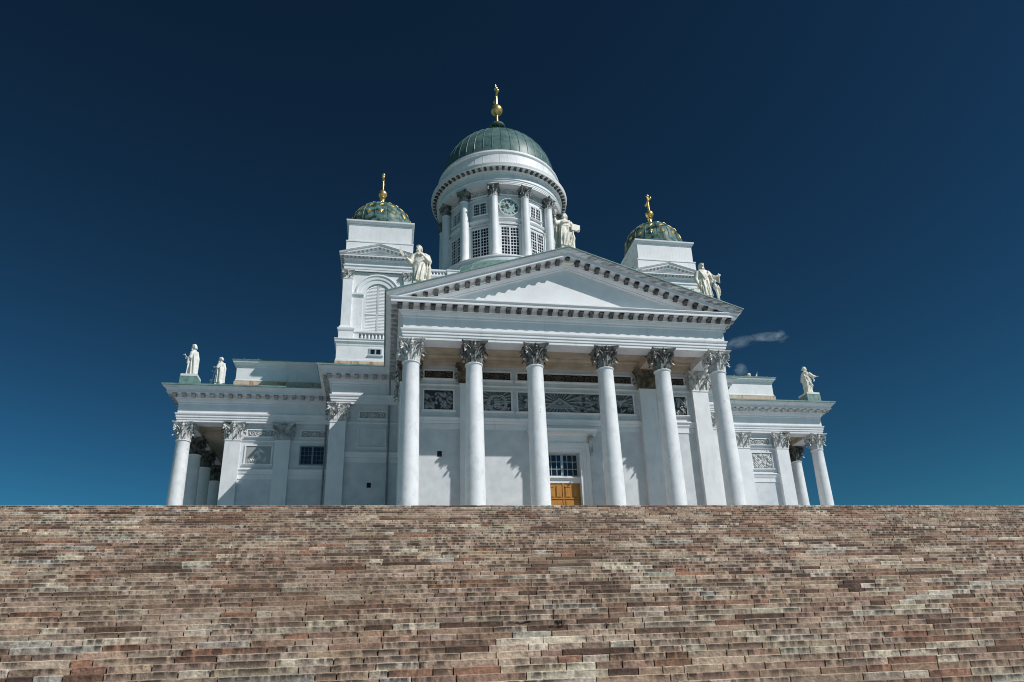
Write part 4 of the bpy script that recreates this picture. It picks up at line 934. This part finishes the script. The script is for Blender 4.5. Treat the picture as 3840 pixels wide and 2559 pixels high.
def b_knife(b):
    arm(b, (-0.42, -0.02, 2.2), (-0.62, -0.12, 1.52), (-0.86, -0.34, 1.78), True, (-0.25, -0.15, 0.2), (0, 0, 1), 0.9)
    arm(b, (0.42, 0.0, 2.22), (0.56, -0.2, 1.72), (0.12, -0.38, 2.14), True, (-0.3, -0.1, 0.35), (-0.4, 0.6, 0), 0.6)
    fold(b, [(-0.44, -0.2, 1.25), (-0.2, -0.36, 1.55), (0.15, -0.37, 1.85), (0.4, -0.2, 2.05)], 0.09); fold(b, [(-0.44, -0.24, 1.1), (-0.1, -0.38, 1.45), (0.3, -0.34, 1.75)], 0.06)
    fold(b, [(0.56, -0.1, 2.15), (0.72, -0.02, 1.7), (0.68, -0.05, 1.2), (0.66, -0.02, 0.6), (0.62, 0, 0.02)], 0.16, 0.14); fold(b, [(0.5, -0.25, 1.7), (0.52, -0.28, 1.1), (0.46, -0.28, 0.4)], 0.07)
    fold(b, [(0.36, -0.16, 2.3), (0.62, 0.0, 2.2), (0.74, 0.05, 1.9)], 0.1)
    fold(b, [(0.1, -0.36, 1.6), (-0.1, -0.38, 0.9), (-0.25, -0.4, 0.1)], 0.05); fold(b, [(0.3, -0.34, 1.5), (0.12, -0.4, 0.7), (0.05, -0.42, 0.06)], 0.05)
    k = MB(); pts = []
    for i in range(9):
        t = i / 8; pts.append((-1.02 - 0.3 * t - 0.1 * math.sin(PI * t) , 1.84 + 0.78 * t, 0.09 * (1 - t) + 0.01 + 0.05 * math.sin(PI * t)))
    k.prism([(x - w_, -0.42, z) for x, z, w_ in pts] + [(x + w_, -0.42, z) for x, z, w_ in reversed(pts)], (0, 0.03, 0)); k.tube([(-0.86, -0.36, 1.72), (-1.03, -0.4, 1.86)], 0.045, 8)
    return [('knife', k, CREAM)]
def b_chalice(b):
    arm(b, (-0.38, -0.02, 2.22), (-0.72, -0.2, 1.95), (-0.8, -0.3, 2.42), True, (0.02, -0.05, 0.3), (0.5, -0.5, 0), 1.0)
    arm(b, (0.4, 0.0, 2.2), (0.6, -0.05, 1.72), (0.74, -0.34, 1.36), True, (0.25, -0.1, -0.05), (0, 0, 1), 0.7)
    for s_ in (-1, 1):
        fold(b, [(s_ * 0.3, 0.2, 2.3), (s_ * 0.62, 0.22, 1.8), (s_ * 0.68, 0.22, 1.1), (s_ * 0.62, 0.2, 0.1)], 0.13, 0.16); fold(b, [(s_ * 0.45, 0.3, 2.2), (s_ * 0.45, 0.34, 1.2), (s_ * 0.5, 0.3, 0.1)], 0.16)
    fold(b, [(-0.7, -0.1, 2.05), (-0.66, -0.02, 1.5), (-0.6, 0.05, 1.0)], 0.12, 0.03)
    for k in range(9): x = -0.36 + 0.09 * k; fold(b, [(x * 0.8, -0.31, 1.78), (x * 1.1, -0.37, 1.1), (x * 1.25, -0.38, 0.05)], 0.042)
    fold(b, [(-0.42, -0.12, 1.82), (-0.2, -0.31, 1.8), (0.2, -0.31, 1.8), (0.42, -0.12, 1.82)], 0.05)
    fold(b, [(-0.42, -0.1, 2.25), (-0.15, -0.3, 2.05), (0.15, -0.3, 2.1), (0.36, -0.12, 2.3)], 0.08)
    c = MB(); c.lathe([(0.11, 2.46), (0.1, 2.5), (0.035, 2.56), (0.04, 2.68), (0.1, 2.74), (0.16, 2.86), (0.18, 2.98), (0.15, 2.98), (0.1, 2.84)], -0.8, -0.36, 14)
    k = MB(); M = T(0.72, -0.36, 1.56) @ RZ(0.15) @ Matrix.Rotation(0.12, 4, 'Y'); q = MB(); q.box(-0.34, 0.3, -0.1, -0.065, -0.26, 0.26); q.box(-0.33, 0.28, -0.065, 0.02, -0.245, 0.245); q.box(-0.34, 0.3, 0.02, 0.055, -0.26, 0.26); k.add(q, M)
    return [('chalice', c, CREAM), ('book', k, CREAM)]
def b_scroll(b):
    arm(b, (-0.42, 0, 2.2), (-0.58, 0.0, 1.6), (-0.56, -0.22, 1.1), True, (0.05, -0.1, -0.3), (1, 0, 0), 0.9)
    arm(b, (0.42, 0, 2.2), (0.6, -0.1, 1.62), (1.0, -0.35, 1.78), True, (0.3, -0.1, 0.15), (0, 1, 0), 0.8)
    fold(b, [(-0.4, -0.2, 1.2), (-0.05, -0.38, 1.5), (0.3, -0.3, 1.9), (0.42, -0.1, 2.25)], 0.08); fold(b, [(0.3, -0.25, 2.2), (0.5, -0.2, 1.8), (0.62, -0.2, 1.5), (0.5, -0.25, 1.25)], 0.12)
    fold(b, [(-0.2, -0.36, 1.4), (-0.15, -0.42, 0.8), (-0.1, -0.42, 0.05)], 0.06); fold(b, [(0.15, -0.36, 1.4), (0.2, -0.42, 0.7), (0.18, -0.42, 0.05)], 0.06)
    for k in range(6): fold(b, [(-0.34 + 0.09 * k, -0.2, 2.3), (-0.2 + 0.06 * k, -0.34, 1.9), (-0.06 + 0.05 * k, -0.36, 1.55 + 0.03 * k)], 0.035)
    for k in range(7): x = -0.4 + 0.12 * k; fold(b, [(x * 0.85, -0.31 + 0.1 * abs(x), 1.3), (x, -0.42 + 0.14 * abs(x), 0.7), (x * 1.1 + 0.05, -0.45 + 0.14 * abs(x), 0.03)], 0.04)
    fold(b, [(0.42, 0.0, 2.3), (0.62, -0.1, 1.95), (0.78, -0.24, 1.78)], 0.14, 0.1); fold(b, [(0.55, -0.1, 1.9), (0.6, -0.15, 1.5), (0.56, -0.1, 1.0)], 0.09, 0.04)
    s = MB(); rows = []
    for i in range(9):
        t = i / 8; x = 0.56 + 0.52 * t; z1 = 1.62 + 0.34 * t; z0 = 1.36 - 0.12 * t + 0.12 * math.sin(PI * t); yb = -0.36 + 0.12 * math.sin(PI * t); rows.append([(x, yb, z0), (x, yb + 0.04, (z0 + z1) / 2), (x, yb - 0.02, z1), (x, yb + 0.03, z1), (x, yb + 0.05, z0)])
    s.grid(rows, closed=True, capends=True); s.tube([(1.09, -0.36, 1.2), (1.1, -0.36, 2.0)], 0.045, 8)
    a = MB(); a.tube([(0.92, -0.1, 0.0), (0.9, -0.12, 0.5), (0.84, -0.1, 0.85)], [0.06, 0.085, 0.11], 8); a.tube([(1.12, 0.1, -0.3), (1.05, 0.02, 0.3), (0.9, -0.06, 0.85)], [0.05, 0.08, 0.12], 8); a.ball((0.86, -0.1, 1.0), (0.2, 0.16, 0.28)); a.ball((0.76, -0.24, 1.36), (0.13, 0.14, 0.15)); a.tube([(0.75, -0.2, 1.15), (0.62, -0.36, 1.05), (0.7, -0.42, 1.25)], 0.05, 8)
    wg = MB(); pts = [(1.0, 1.15), (1.16, 1.25), (1.26, 1.0), (1.28, 0.6), (1.2, 0.35), (1.1, 0.55), (1.0, 0.8)]; wg.prism([(x, 0.02, z) for x, z in pts], (0, 0.06, 0))
    for k in range(4): wg.tube([(1.04 + 0.05 * k, 0.0, 1.1 - 0.03 * k), (1.1 + 0.045 * k, 0.0, 0.6 - 0.03 * k)], 0.02, 5)
    st = MB(); st.box(-1.0, -0.42, -0.3, 0.2, 0.35, 0.62); st.box(-0.95, -0.45, -0.27, 0.18, -0.8, 0.35); st.tube([(-0.7, -0.2, 0.95), (-0.62, -0.34, 0.62)], 0.03, 6)
    am = remeshed(a, 'angel_child', CREAM)
    return [('scroll', s, CREAM), ('wing', wg, CREAM), ('book_stand', st, CREAM)], am
SLOC = []
for fn, lab, loc, hp, yaw, tl, bd, hr, ph in (
    (b_knife, 'bearded cream statue holding a curved knife on the left slope of the portico gable', (-10.5, -0.8, 18.02), (-0.06, -0.03, 2.76), -0.5, 0, True, 'mid', 0),
    (b_chalice, 'cream robed statue raising a chalice and holding a book on the gable peak', (0.06, -0.8, 21.6), (0.0, -0.03, 2.74), -0.6, -0.2, False, 'long', 1)):
    statue(lab, loc, 0, STAND, fn, CREAM, hp, yaw, tl, bd, hr, None, 0.06, ph)
def b_scroll2(b):
    global AM; ex, AM = b_scroll(b); return ex
t = statue('bearded cream statue with open scroll and winged child on the right gable slope', (10.45, -0.8, 18.05), 0, STAND, b_scroll2, CREAM, (0, -0.03, 2.72), 0.1, 0.05, True, 'short', None, 0.06, 2)
put('angel_child', AM, t)
def b_point(b):
    arm(b, (-0.3, -0.12, 2.15), (-0.36, -0.42, 1.72), (-0.3, -0.72, 1.98), False, (0, -0.18, 0.25), (0.3, -1, 0), 0.7)
    b.tube([(-0.33, -0.8, 2.16), (-0.33, -0.92, 2.34)], [0.025, 0.016], 6)
    arm(b, (0.4, -0.05, 2.15), (0.5, -0.12, 1.6), (0.2, -0.46, 1.62), True, (-0.2, -0.2, 0), (0, 0, 1), 0.6)
    fold(b, [(0.42, 0.05, 2.25), (0.54, -0.05, 1.9), (0.5, -0.28, 1.5), (0.42, -0.36, 1.05)], 0.13, 0.1); fold(b, [(0.5, 0.15, 2.1), (0.5, 0.22, 1.4), (0.46, 0.3, 0.1)], 0.11)
    fold(b, [(0.46, 0.0, 1.6), (0.5, 0.0, 0.9), (0.5, 0.05, 0.05)], 0.08); fold(b, [(0.44, -0.3, 1.3), (0.42, -0.3, 0.7), (0.34, -0.36, 0.05)], 0.06); fold(b, [(0.0, 0.3, 2.3), (0.0, 0.42, 1.6), (0, 0.42, 0.1)], 0.14)
    b.ball((0.05, -0.44, 0.06), (0.12, 0.2, 0.08))
def b_fold(b):
    arm(b, (0.4, -0.05, 2.15), (0.52, -0.2, 1.66), (0.1, -0.48, 1.86), True, (-0.2, -0.15, 0.1), (0, -1, 0), 0.6)
    arm(b, (-0.4, -0.05, 2.15), (-0.5, -0.2, 1.6), (-0.2, -0.55, 1.5), True, (0.1, -0.2, -0.1), (0, 0, 1), 0.8)
    fold(b, [(0.0, 0.3, 2.35), (0.1, 0.42, 1.7), (0.1, 0.42, 0.1)], 0.15); fold(b, [(0.46, 0.1, 2.1), (0.56, 0.1, 1.5), (0.5, 0.1, 0.1)], 0.1); fold(b, [(0.5, -0.2, 1.6), (0.5, -0.15, 1.0), (0.44, -0.2, 0.1)], 0.08)
    fold(b, [(0.3, -0.35, 1.45), (0.42, -0.3, 0.8), (0.34, -0.36, 0.1)], 0.06); fold(b, [(0.46, -0.3, 1.5), (0.2, -0.42, 1.4), (-0.2, -0.42, 1.45)], 0.09)
    s = MB(); s.tube([(-0.2, -0.6, 1.5), (-0.1, -0.78, 0.0)], 0.035, 8); s.tube([(-0.1, -0.62, 0.62), (-0.1, -0.9, 0.5), (-0.1, -0.72, 0.36), (-0.1, -0.95, 0.02)], 0.06, 8); s.ball((-0.1, -0.82, 0.5), (0.08, 0.14, 0.1))
    return [('staff', s, PALEST)]
def b_open(b):
    arm(b, (0.4, -0.1, 2.15), (0.42, -0.55, 1.86), (0.42, -0.9, 1.86), True, (0, -0.3, -0.02), (0, 0, 1), 0.15)
    arm(b, (-0.4, 0, 2.15), (-0.52, 0.1, 1.6), (-0.48, -0.2, 1.4), True, (0, -0.2, 0.1), (1, 0, 0), 0.6)
    fold(b, [(0.42, -0.55, 1.7), (0.42, -0.62, 1.45), (0.42, -0.55, 1.3)], 0.14, 0.07)
    for k in range(5): fold(b, [(0.5, 0.28 - 0.02 * k, 2.0 - 0.1 * k), (0.52, 0.0, 1.62 - 0.13 * k), (0.44, -0.3, 1.5 - 0.17 * k)], 0.05)
    for y in (0.3, 0.16): fold(b, [(0.3, y + 0.06, 2.1), (0.46, y, 1.2), (0.44, y + 0.02, 0.05)], 0.08)
    b.tube([(0.1, -0.1, 1.4), (0.14, -0.42, 0.92), (0.14, -0.36, 0.1)], [0.26, 0.2, 0.16], 12)
STEP = [(0.0, 0, 0, 0.48, 0.42), (0.4, 0, 0, 0.44, 0.36), (0.9, 0, 0.0, 0.44, 0.38), (1.3, 0, 0.02, 0.46, 0.36), (1.6, 0, 0.03, 0.44, 0.34), (1.85, 0, 0.04, 0.41, 0.31), (2.1, 0, 0.05, 0.46, 0.32), (2.3, 0, 0.05, 0.46, 0.26), (2.4, 0, 0.03, 0.34, 0.2), (2.48, 0, 0.02, 0.15, 0.14)]
statue('white statue pointing ahead on a green copper pedestal at the left end', (-29.1, 17.75, 18.1), -PI / 2 , STEP, b_point, PALEST, (0, -0.06, 2.76), 0.0, 0.12, True, 'mid', (0.72, -1.2, 0), 0.06, 0).scale = (0.93, 0.93, 1.0)
statue('white bearded statue with folded arm, smaller of the two above the left wing', (-29.3, CY, 21.85), -PI / 2, STEP, b_fold, PALEST, (0, -0.08, 2.74), 0.0, 0.08, True, 'short', None, 0.06, 1)
statue('pale statue with outstretched open hand on a copper pedestal on the right wing', (29.1, 17.75, 18.12), PI / 2 + 0.08, STEP, lambda b: (lambda q: (b_open(q), b.add(q, Matrix.Diagonal((-1, 1, 1, 1)))) and None)(MB()), CREAM, (0, -0.04, 2.74), -0.2, 0.0, False, 'short', (0.72, -1.2, 0), 0.06, 0)
def b_raise(b):
    arm(b, (-0.4, -0.05, 2.15), (-0.6, -0.45, 2.1), (-0.5, -0.75, 2.75), False, (0, -0.05, 0.3), (0, -1, 0), 0.2)
    arm(b, (0.4, 0, 2.15), (0.52, -0.2, 1.6), (0.2, -0.45, 1.6), True, None, (0, 0, 1), 0.6)
statue('statue of which only head and raised hand rise above the right attic wall', (29.05, CY, 22.1), PI / 2, STEP, b_raise, CREAM, (0, -0.02, 2.76), 0.3, 0.0, True, 'short', None, 0.06, 0)
# ---------------------------------------------------------------- steps, terrace and square
stair = thing('stone_staircase', 'broad flight of weathered brown and grey granite steps filling the foreground', 'staircase', (0, -17.1, -1.06))
RIS, TRD, NST = 0.149, 0.318, 58
PAL = [((0.49, 0.385, 0.295), 36), ((0.42, 0.305, 0.23), 32), ((0.34, 0.22, 0.16), 24), ((0.6, 0.52, 0.42), 14), ((0.14, 0.08, 0.055), 7), ((0.33, 0.18, 0.12), 9), ((0.46, 0.43, 0.37), 4)]
sr = random.Random(11)
for k in range(NST):
    z1 = -1.06 - RIS * k; y0 = -17.1 - TRD * k; x = -46.0 - sr.random(); vs, fs, cols, ris = [], [], [], []
    while x < 42:
        L = sr.choice((0.42, 0.55, 0.7, 0.85, 1.0, 1.25, 1.6)) * sr.uniform(0.85, 1.15); g = sr.uniform(0.009, 0.018)
        dy, dz = sr.uniform(-0.008, 0.008), sr.uniform(-0.005, 0.003); c = 0.018
        xa, xb, yf, zt, zb = x + g, x + L - g, y0 + dy, z1 + dz, z1 - RIS - 0.03
        i = len(vs); tl = sr.uniform(-0.004, 0.004); nx = max(2, int(L / 0.16)); rows = []
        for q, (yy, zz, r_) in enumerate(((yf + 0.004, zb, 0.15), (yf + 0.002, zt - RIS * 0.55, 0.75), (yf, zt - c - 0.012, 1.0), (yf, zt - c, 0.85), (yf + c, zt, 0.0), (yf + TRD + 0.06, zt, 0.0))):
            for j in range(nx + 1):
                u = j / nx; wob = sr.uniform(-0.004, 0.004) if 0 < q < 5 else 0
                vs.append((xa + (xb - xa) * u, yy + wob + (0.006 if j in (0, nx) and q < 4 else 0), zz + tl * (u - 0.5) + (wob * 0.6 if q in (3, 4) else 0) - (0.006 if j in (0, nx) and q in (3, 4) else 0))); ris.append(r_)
        n1 = nx + 1
        for q in range(5):
            for j in range(nx): fs.append((i + q * n1 + j, i + q * n1 + j + 1, i + (q + 1) * n1 + j + 1, i + (q + 1) * n1 + j))
        for e in (0, nx):
            a = [i + q * n1 + e for q in range(6)]; m_ = len(vs); vs.append((vs[a[5]][0], vs[a[5]][1], zb)); ris.append(0.1); fs.append(tuple(a + [m_])); 
        base, _ = sr.choices(PAL, [p_[1] for p_ in PAL])[0]; kk = sr.uniform(0.82, 1.15)
        cols += [(base[0] * kk, base[1] * kk * sr.uniform(0.97, 1.03), base[2] * kk * sr.uniform(0.95, 1.05), 1)] * (len(vs) - i)
        x += L
    me = bpy.data.meshes.new('step'); me.from_pydata([(a, b_ + 17.1, c + 1.06) for a, b_, c in vs], [], fs)
    at = me.color_attributes.new('stone', 'FLOAT_COLOR', 'POINT'); at.data.foreach_set('color', [q for c_ in cols for q in c_])
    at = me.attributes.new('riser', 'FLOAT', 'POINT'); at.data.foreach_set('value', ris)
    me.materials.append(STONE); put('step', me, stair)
def on_steps(px_, py_):
    d = pixdir(px_, py_)
    for k in range(NST - 1, -1, -1):
        y0 = -17.1 - TRD * k; t = (y0 - CAM.y) / d.y; z = CAM.z + t * d.z
        if z <= -1.06 - RIS * k + 0.001: return Vector((CAM.x + t * d.x, y0, z))
for strokes in ([[(882, 1976), (888, 1974), (893, 1976), (899, 1980)], [(887, 1975), (889, 1979)], [(893, 1975), (898, 1974)], [(911, 1979), (914, 1978), (919, 1972)], [(919, 1972), (923, 1973), (926, 1979)], [(929, 1979), (935, 1973), (935, 1980)]],
                [[(1933, 2336), (1943, 2334), (1950, 2338), (1966, 2336), (1975, 2331), (1990, 2330)], [(2063, 2347), (2075, 2347), (2083, 2340), (2092, 2343)], [(2080, 2331), (2090, 2330), (2098, 2340)], [(2090, 2348), (2105, 2347), (2113, 2343)], [(2098, 2330), (2110, 2332)]]):
    b = MB()
    for st in strokes: b.tube([on_steps(*q) + Vector((0, -0.014, 0)) for q in st], 0.012, 5)
    b.build('painted_scrawl', BLACKM, stair, None, (0, 17.1, 1.06))
b = MB(); b.px([(-17.0, -1.3), (-17.0, -9.9), (-35.4, -9.9)], -46.5, 42); b.build('stair_core', RUST, stair, None, (0, 17.1, 1.06))
def sheet(name, x0, x1, y0, y1, z, m):
    b = MB(); b.quad((x0, y0, z), (x1, y0, z), (x1, y1, z), (x0, y1, z)); o = b.build(name, m, None, None); o['kind'] = 'structure'; return o
zg = -1.06 - RIS * NST
sheet('square_paving', -75, 75, -170, -17.1 - TRD * (NST - 1), zg - 0.004, PAVE)
b = MB(); b.box(-46.2, 42, -17.1 + TRD - 0.02, 60, -9.8, -1.068); o = b.build('terrace', PAVE, None, None); o['kind'] = 'structure'
sheet('ground', -3000, 3000, -3000, 3000, zg - 0.2, GROUNDM)
